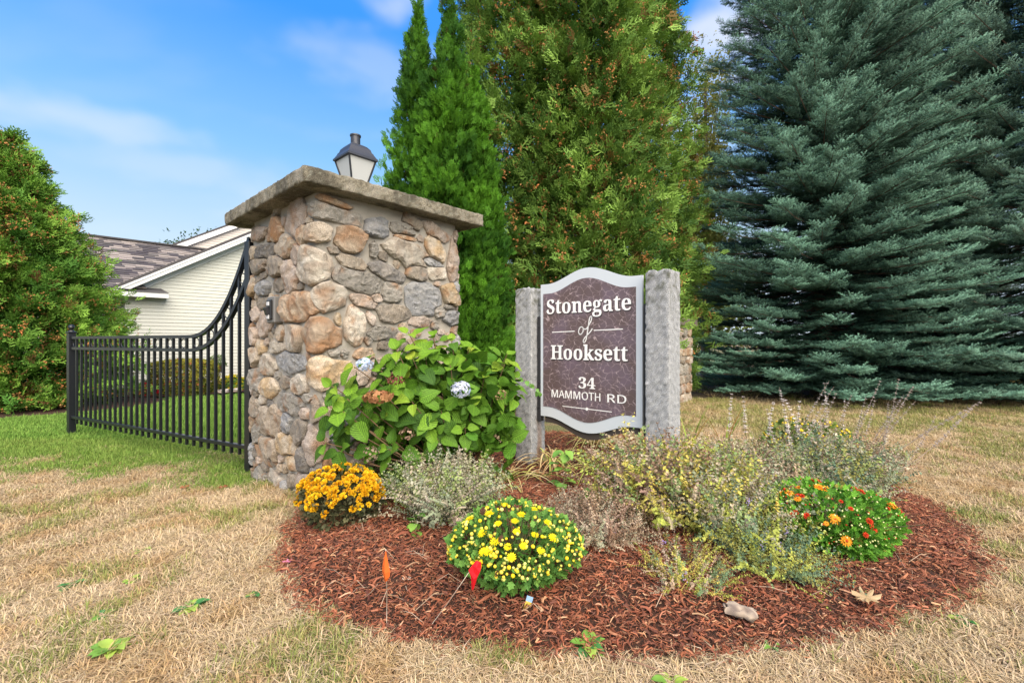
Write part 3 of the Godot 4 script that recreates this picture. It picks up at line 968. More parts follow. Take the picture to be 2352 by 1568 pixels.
# ---------------------------------------------------------------- fence
func fence() -> void:
	# local X runs from the post at the pillar to the far post, Y up
	var d := Vector2(-0.888, 0.459).normalized()
	var b := Basis(Vector3(d.x, 0, -d.y), Vector3.UP, Vector3(d.y, 0, d.x))
	var o := thing("iron_fence", "black iron picket fence panel sweeping up to the stone pillar", "fence", V(-2.36, -0.1, 4.08), "", b)
	var m := mat(Color(0.012, 0.013, 0.016), 0.3)
	var L := 3.66
	var mb := MB.new()
	mb.rbox(Transform3D(Basis(), Vector3(0.0, 0.95, 0)), Vector3(0.072, 2.3, 0.072), 0.004)
	part("post", mb.smooth(false), m, o)
	mb = MB.new()
	mb.rbox(Transform3D(Basis(), Vector3(L, 0.5, 0)), Vector3(0.072, 1.62, 0.072), 0.004)
	var far := part("post", mb.smooth(false), m, o)
	mb = MB.new()
	mb.rbox(Transform3D(Basis(), Vector3(L, 1.315, 0)), Vector3(0.09, 0.022, 0.09), 0.006)
	mb.lathe(Transform3D(Basis(), Vector3(L, 1.325, 0)), [Vector2(0.036, 0.0), Vector2(0.03, 0.012), Vector2(0.015, 0.018), Vector2(0.015, 0.026), Vector2(0.027, 0.037), Vector2(0.033, 0.055), Vector2(0.029, 0.075), Vector2(0.016, 0.088), Vector2(0.0, 0.092)], 16)
	part("finial", mb.smooth(false), m, far)
	# rails as swept bars: the two upper ones sweep up near the pillar
	var curve := []
	var low := []
	var base := 1.248
	for i in 41:
		var t := i / 40.0
		var s := 0.985 * (1.0 - t)
		curve.append(Vector2(s, base + 0.885 * pow(t, 2.35)))
	for i in 41:
		var a: Vector2 = curve[maxi(i - 1, 0)]
		var c: Vector2 = curve[mini(i + 1, 40)]
		var tg := (c - a).normalized()
		if i == 0:
			tg = Vector2(-1, 0)
		var nn := Vector2(tg.y, -tg.x)
		if nn.y > 0.0:
			nn = -nn
		low.append(curve[i] + nn * 0.135)
	var top_line := [Vector2(L - 0.03, base)] + curve
	var low_line := [Vector2(L - 0.03, base - 0.135)] + low
	for line in [top_line, low_line]:
		mb = MB.new()
		for i in line.size() - 1:
			var p: Vector2 = line[i]
			var q: Vector2 = line[i + 1]
			if q.x < 0.0:
				q = p.lerp(q, p.x / maxf(p.x - q.x, 1e-5))
				if p.x <= 0.0:
					break
			var tp := (line[mini(i + 1, line.size() - 1)] - line[maxi(i - 1, 0)] as Vector2).normalized()
			var tq := (line[mini(i + 2, line.size() - 1)] - p as Vector2).normalized()
			if i == 0:
				tp = Vector2(-1, 0)
			var np := Vector2(tp.y, -tp.x) * 0.016
			var nq := Vector2(tq.y, -tq.x) * 0.016
			var a := [Vector3(p.x + np.x, p.y + np.y, 0.02), Vector3(p.x - np.x, p.y - np.y, 0.02), Vector3(p.x - np.x, p.y - np.y, -0.02), Vector3(p.x + np.x, p.y + np.y, -0.02)]
			var c := [Vector3(q.x + nq.x, q.y + nq.y, 0.02), Vector3(q.x - nq.x, q.y - nq.y, 0.02), Vector3(q.x - nq.x, q.y - nq.y, -0.02), Vector3(q.x + nq.x, q.y + nq.y, -0.02)]
			for k in 4:
				mb.group = k + 1
				mb.quad(a[k], a[(k + 1) % 4], c[(k + 1) % 4], c[k])
		part("top_rail" if line == top_line else "second_rail", mb.smooth(false), m, o)
	mb = MB.new()
	mb.rbox(Transform3D(Basis(), Vector3(L / 2.0, 0.243, 0)), Vector3(L - 0.06, 0.034, 0.04), 0.003)
	part("bottom_rail", mb.smooth(false), m, o)
	var xs := []
	var step := (L - 0.072) / 29.0
	for i in 28:
		var x := 0.036 + step * (i + 1)
		xs.append(x)
		var y := base
		for k in 40:
			if curve[k].x >= x and curve[k + 1].x <= x:
				y = lerpf(curve[k].y, curve[k + 1].y, (curve[k].x - x) / (curve[k].x - curve[k + 1].x))
		mb = MB.new()
		mb.box(Transform3D(Basis(), Vector3(x, (y + 0.165) / 2.0, 0)), Vector3(0.0225, y - 0.165, 0.0225))
		part("picket", mb.flat(), m, o)
	# rings between every second pair
	for j in 15:
		var x := L - 0.036 - step * (0.52 + 2.0 * j)
		if x < 0.06:
			break
		var c := Vector2(x, base - 0.0675)
		if x < 0.93:
			for k in 40:
				var md: Vector2 = (curve[k] + low[k]) / 2.0
				var me: Vector2 = (curve[k + 1] + low[k + 1]) / 2.0
				if md.x >= x and me.x <= x:
					c = md
		mb = MB.new()
		var pts := []
		var rad := []
		for k in 25:
			var w := TAU * k / 24.0
			pts.append(Vector3(c.x + cos(w) * 0.046, c.y + sin(w) * 0.046, 0))
			rad.append(0.0052)
		mb.tube(pts, rad, 6)
		part("ring", mb.smooth(), m, o)


# ---------------------------------------------------------------- trees
func fan(l: float, pairs: int, w: float, s: int, lax := 0.0) -> MB:
	# a flat spray of scale leaves: a stem with side branchlets that fork again
	var r := RandomNumberGenerator.new()
	r.seed = s
	var mb := MB.new()
	var strips := [[Vector3.ZERO, Vector3(0, 1, 0), l, w]]
	for i in pairs:
		var t := (i + 0.6) / (pairs + 0.4)
		for sd in [-1.0, 1.0]:
			var bl := l * (0.62 - 0.42 * t) * r.randf_range(0.8, 1.2)
			var an: float = sd * r.randf_range(0.55, 0.95)
			var dir := Vector3(sin(an), cos(an), r.randf_range(-0.25, 0.25) - lax * 0.4).normalized()
			var at := Vector3(0, l * t, -lax * l * t * t * 0.4)
			strips.append([at, dir, bl, w * 0.8])
			for q in [0.35, 0.65]:
				var a2: float = an + sd * (0.6 if q == 0.35 else -0.6)
				strips.append([at + dir * bl * q, Vector3(sin(a2), cos(a2), r.randf_range(-0.3, 0.3)).normalized(), bl * 0.45, w * 0.7])
	for e in strips:
		var at: Vector3 = e[0]
		var dir: Vector3 = e[1]
		var sw: Vector3 = dir.cross(Vector3(r.randf_range(-0.3, 0.3), r.randf_range(-0.3, 0.3), 1)).normalized() * e[3] / 2.0
		var mid: Vector3 = at + dir * e[2] * 0.6 + Vector3(0, 0, -0.004)
		var tip: Vector3 = at + dir * e[2] + Vector3(0, 0, r.randf_range(-0.01, 0.01))
		mb.tri(at - sw * 0.6, at + sw * 0.6, mid + sw)
		mb.tri(at - sw * 0.6, mid + sw, mid - sw)
		mb.tri(mid - sw, mid + sw, tip)
	return mb


func cones_mesh(s: int) -> ArrayMesh:
	var r := RandomNumberGenerator.new()
	r.seed = s
	var mb := MB.new()
	for i in 9:
		var at := Vector3(r.randf_range(-0.03, 0.03), r.randf_range(-0.04, 0.05), r.randf_range(-0.025, 0.025))
		var b := toward(Vector3(r.randf_range(-1, 1), r.randf_range(-0.3, 1.2), r.randf_range(-1, 1)), r.randf() * TAU, 1.0)
		for k in 3:
			var w := b * Basis(Vector3.UP, TAU * k / 3.0)
			mb.tri(at, at + w * Vector3(0.007, 0.008, 0), at + w * Vector3(0.001, 0.017, 0.004))
	return mb.flat()


func evergreen(called: String, label: String, x: float, z: float, height: float, r0: float, shape: float, n: int, meshes: Array, leaf: Material, pal: Array, o: Dictionary, group := "") -> Node3D:
	var t := thing(called, label, "tree", V(x, gh(x, z) - 0.02, z), group)
	var r := RandomNumberGenerator.new()
	r.seed = o.seed
	var lump := noise(o.get("lump_freq", 0.9), o.seed + 3, 3)
	var wash := noise(0.8, o.seed + 9, 3)
	var tr := MB.new()
	tr.tube([Vector3.ZERO, Vector3(0.02, height * 0.4, 0), Vector3(0, height * 0.97, 0.02)], [r0 * 0.1, r0 * 0.06, 0.01], 7)
	var bark := mat(Color(0.1, 0.065, 0.04), 0.9)
	part("trunk", tr.smooth(), bark, t)
	# scaffold limbs
	var limbs := MB.new()
	for i in int(height * 9):
		var h := height * pow(r.randf_range(0.02, 0.93), 0.9)
		var th := r.randf() * TAU
		var rr := r0 * (1.0 - pow(h / height, shape)) * 0.85
		var d := Vector3(cos(th), 0, sin(th))
		limbs.tube([Vector3(0, h * 0.93, 0), d * rr * 0.5 + Vector3(0, h * 0.97, 0), d * rr + Vector3(0, h + rr * 0.45, 0)], [0.018, 0.012, 0.004], 3)
	part("limbs", limbs.flat(), bark, t)
	var tilt: float = o.get("tilt", 1.0)
	var depth: float = o.get("depth", 0.35)
	var amp: float = o.get("lump", 0.16)
	var size: float = o.get("size", 1.0)
	var bot: float = o.get("bottom", 0.05)
	var cone_n: float = o.get("cones", 0.0)
	var holes: float = o.get("holes", -1.0)
	var sets := []
	var tints := []
	for m in meshes:
		sets.append([])
		tints.append([])
	var cset := []
	var ctint := []
	var face := atan2(z, -x)
	while true:
		var total := 0
		for q in sets:
			total += q.size()
		if total >= n:
			break
		for pass_n in 500:
			var h := r.randf_range(bot, height)
			var rp := r0 * (1.0 - pow(h / height, shape))
			if h < r0 * 0.6:
				rp *= 0.8 + 0.2 * h / (r0 * 0.6)
			if r.randf() > rp / r0 + 0.03:
				continue
			var th := r.randf() * TAU if r.randf() < 0.4 else face + r.randfn(0.0, 0.85)
			var dir := Vector3(cos(th), 0, sin(th))
			var k := lump.get_noise_3d(dir.x * rp * 1.5, h, dir.z * rp * 1.5)
			if k < holes and r.randf() < 0.85:
				continue
			var f := 1.0 - depth * pow(r.randf(), 1.7)
			var rr := maxf(rp * f * (1.0 + 1.6 * amp * k) + amp * k * 0.35, 0.03)
			var at := dir * rr + Vector3(0, h, 0)
			var up: Vector3 = (dir * r.randf_range(0.35, 1.0) + Vector3(0, tilt * r.randf_range(0.5, 1.3), 0) + Vector3(r.randfn(0, 0.35), r.randfn(0, 0.3), r.randfn(0, 0.35))).normalized()
			var j := r.randi() % meshes.size()
			var s := size * r.randf_range(0.7, 1.35)
			sets[j].append(Transform3D(toward(up, r.randf() * TAU, s), at))
			var mix := clampf(0.5 + 0.9 * wash.get_noise_3dv(at) + r.randf_range(-0.3, 0.3), 0.0, 1.0)
			var c: Color = (pal[0] as Color).lerp(pal[1], mix)
			if r.randf() < o.get("brown", 0.0) + (0.25 if f < 1.0 - depth * 0.7 else 0.0):
				c = pal[2]
			rng_keep(r)
			var v := 1.0 + r.randf_range(-0.22, 0.22)
			tints[j].append(Color(c.r * v, c.g * v, c.b * v))
			if cone_n > 0.0 and f > 0.82 and r.randf() < cone_n * 2.4 * smoothstep(0.05, 0.5, wash.get_noise_3d(at.x * 4.5 + 70.0, at.y * 3.0, at.z * 4.5)):
				cset.append(Transform3D(toward(Vector3(r.randfn(0, 0.6), 1, r.randfn(0, 0.6)), r.randf() * TAU, r.randf_range(1.3, 2.5)), at + dir * 0.05 + up * 0.1 * size))
				var cv := r.randf_range(0.7, 1.25)
				ctint.append(Color(0.46 * cv, 0.17 * cv, 0.05 * cv).lerp(Color(0.34, 0.25, 0.08), r.randf() * 0.7))
	for j in meshes.size():
		scatter("crown", meshes[j], leaf, sets[j], tints[j], t)
	if cset.size():
		scatter("seed_cones", cones_mesh(4), mat(Color.WHITE, 0.8, true), cset, ctint, t)
	return t


func rng_keep(_r: RandomNumberGenerator) -> void:
	pass


func spruce_spray(s: int) -> ArrayMesh:
	# a flat twig with side shoots, each shoot bristling with needles
	var r := RandomNumberGenerator.new()
	r.seed = s
	var mb := MB.new()
	var shoots := [[Vector3.ZERO, Vector3(0, 1, 0.1), 0.33]]
	for i in 4:
		var t := 0.03 + i * 0.065
		for sd in [-1.0, 1.0]:
			var an: float = sd * r.randf_range(0.7, 1.0)
			shoots.append([Vector3(0, t, 0.1 * t), Vector3(sin(an), cos(an), r.randf_range(-0.1, 0.25)).normalized(), r.randf_range(0.12, 0.18) * (1.15 - 0.12 * i)])
	var wood := Color(0.45, 0.3, 0.22)
	for e in shoots:
		var a: Vector3 = e[0]
		var d: Vector3 = (e[1] as Vector3).normalized()
		var b := toward(d, 0.0, 1.0)
		var side := b.x * 0.003
		mb.tri(a - side, a + side, a + d * e[2], wood)
		var n := int(e[2] * 210.0)
		for i in n:
			var t := (i + 0.5) / n
			var th := r.randf() * TAU
			var o := b.x * cos(th) + b.z * sin(th)
			var root: Vector3 = a + d * e[2] * t
			var tip: Vector3 = root + (o * 1.0 + d * 0.4).normalized() * (0.022 + 0.008 * sin(PI * t))
			var w: Vector3 = d.cross(o) * 0.0038
			var k := lerpf(0.6, 1.25, t) * (0.8 + 0.3 * o.z)  # upper-side needles painted lighter, as lit from above; tips pale as new growth
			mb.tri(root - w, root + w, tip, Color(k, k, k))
	return mb.flat()


func spruce(label: String, x: float, z: float, height: float, r0: float, shape: float, sprays: Array, leaf: Material, pal: Array, s: int, dens := 1.0) -> void:
	var t := thing("blue_spruce", label, "tree", V(x, gh(x, z), z))
	var r := RandomNumberGenerator.new()
	r.seed = s
	var bark := mat(Color(0.09, 0.062, 0.045), 0.95)
	var tr := MB.new()
	tr.tube([Vector3.ZERO, Vector3(0, height * 0.5, 0.03), Vector3(0, height, 0)], [0.2, 0.12, 0.01], 9)
	part("trunk", tr.smooth(), bark, t)
	var limbs := MB.new()
	var sets := []
	var tints := []
	for m in sprays:
		sets.append([])
		tints.append([])
	var face := atan2(z, -x)
	var h := 0.42
	var wash := noise(0.6, s, 2)
	while h < minf(height, 11.5):
		var rp := r0 * (1.0 - pow(h / height, shape)) * (0.9 + 0.1 * minf(h, 1.0))
		var nb := int((7.0 + rp * 3.6) * dens)
		for i in nb:
			var th := TAU * (i + r.randf_range(-0.35, 0.35)) / nb + h * 3.1
			var off := absf(wrapf(th - face, -PI, PI))
			if off > 2.2 and r.randf() < 0.5:
				continue
			var len := rp * r.randf_range(0.78, 1.12)
			var dir := Vector3(cos(th), 0, sin(th))
			var side := Vector3(-dir.z, 0, dir.x)
			var y := h + r.randf_range(-0.14, 0.14)
			var droop := r.randf_range(0.1, 0.24) * smoothstep(7.0, 0.5, h) + 0.02
			var rise := 0.3 * smoothstep(2.0, 8.0, h)
			var f := func(q: float) -> Vector3: return dir * len * q + Vector3(0, maxf(y + len * (rise * q - droop * 1.7 * q * (1.4 - q)) , 0.1 + 0.12 * absf(sin(th * 7.0))), 0)
			limbs.tube([f.call(0.0), f.call(0.35), f.call(0.7), f.call(0.97)], [0.022, 0.016, 0.01, 0.004], 3)
			var q := 0.18 if off < 1.9 else 0.5
			while q < 1.0:
				var at: Vector3 = f.call(q)
				var along: Vector3 = (f.call(minf(q + 0.05, 1.05)) - at).normalized()
				var spread := (1.0 - q) * 0.5 * len + 0.04
				for k in 3 if q < 0.85 else 2:
					var sd := r.randf_range(-1.0, 1.0)
					var root := at + side * sd * spread * 0.45
					var d := (along * r.randf_range(0.5, 1.0) + side * (sd * 0.9) + Vector3(0, r.randf_range(-0.02, 0.4), 0)).normalized()
					var up := (Vector3.UP + along * 0.15 + Vector3(r.randfn(0, 0.2), 0, r.randfn(0, 0.2))).normalized()
					var xx := d.cross(up).normalized()
					var zz := xx.cross(d)
					var sc := r.randf_range(0.55, 0.95)
					var j := r.randi() % sprays.size()
					sets[j].append(Transform3D(Basis(xx * sc, d * sc, zz * sc), root))
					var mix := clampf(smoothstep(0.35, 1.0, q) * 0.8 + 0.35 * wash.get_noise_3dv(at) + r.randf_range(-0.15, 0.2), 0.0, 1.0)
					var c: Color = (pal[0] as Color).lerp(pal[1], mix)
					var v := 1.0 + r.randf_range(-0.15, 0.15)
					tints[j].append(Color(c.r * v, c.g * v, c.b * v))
				q += 0.085 / maxf(len, 0.6)
		h += r.randf_range(0.2, 0.3)
	part("limbs", limbs.flat(), bark, t)
	for j in sprays.size():
		scatter("crown", sprays[j], leaf, sets[j], tints[j], t)


func leaf_tree(called: String, label: String, x: float, z: float, clumps: Array, n: int, size: float, pal: Array, s: int, trunk_h: float) -> void:
	var t := thing(called, label, "tree", V(x, gh(x, z), z))
	var r := RandomNumberGenerator.new()
	r.seed = s
	var bark := mat(Color(0.16, 0.13, 0.1), 0.9)
	var tr := MB.new()
	tr.tube([Vector3(0, -0.1, 0), Vector3(0.05, trunk_h * 0.5, 0), Vector3(0, trunk_h, 0)], [0.13, 0.09, 0.03], 7)
	part("trunk", tr.smooth(), bark, t)
	var limbs := MB.new()
	var where := []
	var tint := []
	for c in clumps:
		# [centre, radii, share]
		var cc: Vector3 = c[0]
		var rr: Vector3 = c[1]
		for i in 9:
			var e: Vector3 = cc + Vector3(r.randfn(0, 0.5), r.randfn(0, 0.6), r.randfn(0, 0.5)) * rr
			limbs.tube([Vector3(0, minf(cc.y * 0.6, trunk_h), 0), Vector3(0, minf(cc.y * 0.6, trunk_h), 0).lerp(e, 0.5) + Vector3(0, 0.1, 0), e], [0.03, 0.018, 0.004], 3)
		for i in int(n * c[2]):
			var d := Vector3(r.randfn(0, 0.5), r.randfn(0, 0.5), r.randfn(0, 0.5))
			var at := cc + d * rr
			where.append(Transform3D(toward(Vector3(r.randfn(0, 1), r.randfn(-0.3, 0.8), r.randfn(0, 1)), r.randf() * TAU, size * r.randf_range(0.6, 1.4)), at))
			var q := (pal[0] as Color).lerp(pal[1], r.randf())
			tint.append(q)
	part("limbs", limbs.flat(), bark, t)
	var lm := MB.new()
	for k in 5:
		var b := toward(Vector3(r.randf_range(-1, 1), r.randf_range(-0.2, 1), r.randf_range(-1, 1)), k, 1.0)
		var o := Vector3(r.randf_range(-0.5, 0.5), r.randf_range(-0.5, 0.5), r.randf_range(-0.5, 0.5)) * 1.6
		lm.tri(o, o + b * Vector3(0.22, 0.45, 0.05), o + b * Vector3(0, 1, 0))
		lm.tri(o, o + b * Vector3(0, 1, 0), o + b * Vector3(-0.22, 0.45, 0.05))
	scatter("crown", lm.flat(), leafy(0.5), where, tint, t)


func trees() -> void:
	var leaf := leafy(0.25, 0.65, 0.25)
	var tight := [fan(0.12, 4, 0.014, 1).flat(), fan(0.1, 4, 0.015, 2).flat()]
	var lax := [fan(0.2, 4, 0.021, 3, 0.6).flat(), fan(0.17, 4, 0.022, 4, 0.4).flat(), fan(0.23, 4, 0.02, 5, 1.0).flat()]
	var em := [Color(0.026, 0.09, 0.01), Color(0.105, 0.275, 0.02), Color(0.06, 0.065, 0.015)]
	var og := {"size": 0.85, "lump": 0.3, "lump_freq": 2.6, "depth": 0.4, "tilt": 1.6, "bottom": 0.1}
	evergreen("arborvitae", "slim bright green arborvitae just right of the lantern", -1.40, 6.75, 6.15, 0.56, 2.2, 12000, tight, leaf, em, og.merged({"seed": 301}), "bright green arborvitaes behind the pillar")
	evergreen("arborvitae", "tallest bright green arborvitae in the middle of its trio", -0.88, 6.35, 5.95, 0.61, 2.1, 13500, tight, leaf, em, og.merged({"seed": 302}), "bright green arborvitaes behind the pillar")
	evergreen("arborvitae", "shorter bright green arborvitae nearest the left granite post", -0.54, 6.5, 5.0, 0.5, 2.3, 11000, tight, leaf, em, og.merged({"seed": 303}), "bright green arborvitaes behind the pillar")
	var ce := [Color(0.055, 0.125, 0.024), Color(0.25, 0.41, 0.08), Color(0.15, 0.1, 0.03)]
	var oc := {"lump": 0.32, "lump_freq": 1.5, "depth": 0.5, "tilt": 0.35, "brown": 0.05, "cones": 0.34, "bottom": 0.1, "size": 1.0, "holes": -0.36}
	evergreen("cedar", "loose green cedar full of orange cones behind the trio of arborvitaes", 0.1, 8.6, 12.5, 1.25, 3.0, 11000, lax, leaf, ce, oc.merged({"seed": 311}), "cedars with orange cones behind the sign")
	evergreen("cedar", "loose green cedar full of orange cones standing above the sign", 1.35, 8.2, 12.5, 1.25, 3.0, 12000, lax, leaf, ce, oc.merged({"seed": 312}), "cedars with orange cones behind the sign")
	evergreen("cedar", "loose green cedar full of orange cones beside the blue spruce", 2.62, 9.6, 13.0, 1.15, 2.6, 11000, lax, leaf, ce, oc.merged({"seed": 313}), "cedars with orange cones behind the sign")
	evergreen("cedar", "broad pointed cedar with bronze cones at the far left behind the fence", -9.55, 8.6, 5.2, 1.7, 1.6, 13000, lax, leaf, [Color(0.065, 0.17, 0.028), Color(0.24, 0.42, 0.065), Color(0.14, 0.08, 0.03)], oc.merged({"seed": 321, "lump": 0.26, "lump_freq": 1.1, "cones": 0.3, "holes": -0.6}))
	var sp := [spruce_spray(1), spruce_spray(2), spruce_spray(3)]
	var needles := leafy(0.15, 0.6, 0.3)
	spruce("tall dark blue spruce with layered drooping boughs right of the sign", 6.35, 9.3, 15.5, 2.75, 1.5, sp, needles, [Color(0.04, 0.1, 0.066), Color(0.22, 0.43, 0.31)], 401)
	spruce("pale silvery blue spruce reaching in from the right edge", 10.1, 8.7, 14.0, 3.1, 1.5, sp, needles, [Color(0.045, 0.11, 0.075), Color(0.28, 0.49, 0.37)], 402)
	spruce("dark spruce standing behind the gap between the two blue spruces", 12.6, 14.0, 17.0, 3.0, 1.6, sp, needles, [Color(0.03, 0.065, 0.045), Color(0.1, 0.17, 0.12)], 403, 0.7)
	spruce("added dark spruce closing sky gaps behind the layered blue spruce", 9.6, 12.4, 15.0, 2.5, 1.6, sp, needles, [Color(0.03, 0.06, 0.045), Color(0.09, 0.15, 0.11)], 404, 0.8)  # backdrop tree added to block sky showing through the front boughs
	leaf_tree("birch", "wispy yellow green birch between the cedars and the blue spruce", 5.55, 13.0, [[Vector3(0, 3.4, 0), Vector3(0.8, 2.2, 0.9), 0.62], [Vector3(-0.1, 6.0, 0), Vector3(0.75, 1.6, 0.75), 0.3], [Vector3(0.2, 8.3, 0), Vector3(0.6, 1.3, 0.6), 0.08]], 8500, 0.085, [Color(0.2, 0.24, 0.045), Color(0.4, 0.38, 0.1)], 411, 8.6)
	leaf_tree("shade_tree", "dark leafy treetop showing above the far roof", -18.2, 26.0, [[Vector3(0, 6.1, 0), Vector3(1.5, 1.1, 1.2), 0.5], [Vector3(0.9, 6.5, 0), Vector3(0.8, 0.9, 0.8), 0.3], [Vector3(-0.8, 6.0, 0), Vector3(0.8, 0.9, 0.8), 0.2]], 1500, 0.14, [Color(0.03, 0.07, 0.03), Color(0.07, 0.13, 0.05)], 412, 5.8)
	leaf_tree("shade_tree", "distant pale green tree beyond the spruces on the far lawn", 13.0, 30.0, [[Vector3(0, 4.0, 0), Vector3(3.5, 3.0, 3.0), 0.6], [Vector3(-4.0, 3.0, 0), Vector3(3.0, 2.5, 3.0), 0.4]], 1800, 0.3, [Color(0.08, 0.13, 0.03), Color(0.2, 0.24, 0.06)], 413, 4.0)
	leaf_tree("shade_tree", "distant olive green tree behind the cedars", 3.5, 32.0, [[Vector3(0, 3.6, 0), Vector3(3.5, 2.6, 3.0), 0.6], [Vector3(4.0, 3.0, 0), Vector3(3.0, 2.2, 3.0), 0.4]], 1800, 0.3, [Color(0.08, 0.12, 0.03), Color(0.18, 0.2, 0.05)], 414, 4.0)
	# strip of mulch under the left cedar
	var mu := MB.new()
	for i in 60:
		var a := TAU * i / 60.0
		var c := TAU * (i + 1) / 60.0
		var p := Vector2(-9.35, 8.6) + Vector2(cos(a), sin(a)) * (2.2 + 0.1 * sin(a * 5.0))
		var q := Vector2(-9.35, 8.6) + Vector2(cos(c), sin(c)) * (2.3 + 0.1 * sin(c * 5.0))
		mu.tri(V(-9.35, gh(-9.35, 8.6) + 0.06, 8.6), V(p.x, gh(p.x, p.y) + 0.025, p.y), V(q.x, gh(q.x, q.y) + 0.025, q.y), Color(0.2, 0.075, 0.04))
	struct("mulch_ring", mu.flat(), rough_mat(Color.WHITE, 0.95, grain(0.06, 8, 0.35, 1.0), grain(0.08, 9, 0.0, 1.0), 1.5, 5.0))


# ---------------------------------------------------------------- sign
func ogee(s: float) -> float:
	return pow(sin(PI * clampf(s, 0.0, 1.0)), 2.0) if s > 0.0 and s < 1.0 else 0.0


func panel(x0: float, x1: float, yb: float, yt: float, dip: float, rise: float, z0: float, z1: float) -> MB:
	var mb := MB.new()
	var N := 64
	var top := []
	var bot := []
	for i in N + 1:
		var t := float(i) / N
		var k := ogee((t - 0.07) / 0.86)
		top.append(Vector2(lerpf(x0, x1, t), yt + rise * k))
		bot.append(Vector2(lerpf(x0, x1, t), yb - dip * k))
	var uvf := func(p: Vector2) -> Vector2: return Vector2((p.x - 0.04) / 0.9, (1.7 - p.y) / 1.35)
	for i in N:
		var t := top[i] as Vector2
		var t2 := top[i + 1] as Vector2
		var b := bot[i] as Vector2
		var b2 := bot[i + 1] as Vector2
		mb.group = 1
		var W := Color.WHITE
		mb.tri3(Vector3(b.x, b.y, z1), Vector3(b2.x, b2.y, z1), Vector3(t2.x, t2.y, z1), W, W, W, uvf.call(b), uvf.call(b2), uvf.call(t2))
		mb.tri3(Vector3(b.x, b.y, z1), Vector3(t2.x, t2.y, z1), Vector3(t.x, t.y, z1), W, W, W, uvf.call(b), uvf.call(t2), uvf.call(t))
		mb.group = 2
		mb.quad(Vector3(b.x, b.y, z0), Vector3(b2.x, b2.y, z0), Vector3(t2.x, t2.y, z0), Vector3(t.x, t.y, z0))
		mb.group = 3
		mb.quad(Vector3(t.x, t.y, z0), Vector3(t2.x, t2.y, z0), Vector3(t2.x, t2.y, z1), Vector3(t.x, t.y, z1))
		mb.group = 4
		mb.quad(Vector3(b.x, b.y, z0), Vector3(b2.x, b2.y, z0), Vector3(b2.x, b2.y, z1), Vector3(b.x, b.y, z1))
	for e in [0, N]:
		mb.group = 5 + e
		mb.quad(Vector3(bot[e].x, bot[e].y, z0), Vector3(top[e].x, top[e].y, z0), Vector3(top[e].x, top[e].y, z1), Vector3(bot[e].x, bot[e].y, z1))
	return mb


func word(text: String, bold: bool, serif: bool, x0: float, x1: float, y: float, cap_h: float, depth: float, z: float, m: Material, o: Node3D) -> void:
	var f := SystemFont.new()
	f.font_names = PackedStringArray(["Droid Serif" if serif else "Droid Sans"])
	f.font_weight = 700 if bold else 400
	var t := TextMesh.new()
	t.font = f
	t.font_size = 64
	t.pixel_size = 0.01
	t.depth = 0.02
	t.text = text
	t.curve_step = 1.0
	t.horizontal_alignment = HORIZONTAL_ALIGNMENT_LEFT
	t.vertical_alignment = VERTICAL_ALIGNMENT_BOTTOM
	var box := t.get_aabb()
	# the capital height of the face measured on its own letter
	var h := TextMesh.new()
	h.font = f
	h.font_size = 64
	h.pixel_size = 0.01
	h.text = "H"
	h.vertical_alignment = VERTICAL_ALIGNMENT_BOTTOM
	var hb := h.get_aabb()
	var sx := (x1 - x0) / box.size.x
	var sy := cap_h / hb.size.y
	var sz := depth / 0.02
	var at := Vector3(x0 - box.position.x * sx, y - hb.position.y * sy, z)
	part("lettering", t, m, o, Transform3D(Basis().scaled(Vector3(sx, sy, sz)), at))


func granite(called: String, label: String, w: float, d: float, h: float, x: float, s: int, b: Basis, at: Vector3, stain: bool) -> Node3D:
	var nz := noise(22.0, s, 4)
	var mb := rough_box(Vector3(w, h, d), Vector3i(12, 110, 14), 0.007, nz, Color(0.5, 0.515, 0.54), Color(0.72, 0.735, 0.76), 2.6)
	if stain:
		for i in mb.v.size():
			var p := mb.v[i]
			if p.x > w / 2.0 - 0.02:
				var k := smoothstep(0.05, 0.015, absf(p.z + 0.015 + 0.006 * sin(p.y * 20.0))) * smoothstep(0.62, 0.5, p.y) * (0.75 + 0.25 * sin(p.y * 9.0))
				mb.c[i] = mb.c[i].lerp(Color(0.36, 0.17, 0.06), clampf(k, 0.0, 1.0) * 0.85)
	# lichen near the top
	var li := noise(14.0, s + 8, 4)
	for i in mb.v.size():
		var p := mb.v[i]
		var k := smoothstep(h - 0.45, h - 0.02, p.y) * smoothstep(0.0, 0.4, li.get_noise_3dv(p))
		mb.c[i] = mb.c[i].lerp(Color(0.12, 0.13, 0.07), k * 0.8)
	var speck := rough_mat(Color.WHITE, 0.85, grain(0.11, 51, 0.3, 1.1, 3), grain(0.12, 52, 0.0, 1.0, 4), 0.12, 4.0)
	return solo(called, mb.smooth(false), speck, label, "granite post", Transform3D(b, at + b * Vector3(x, 0, -0.005)))


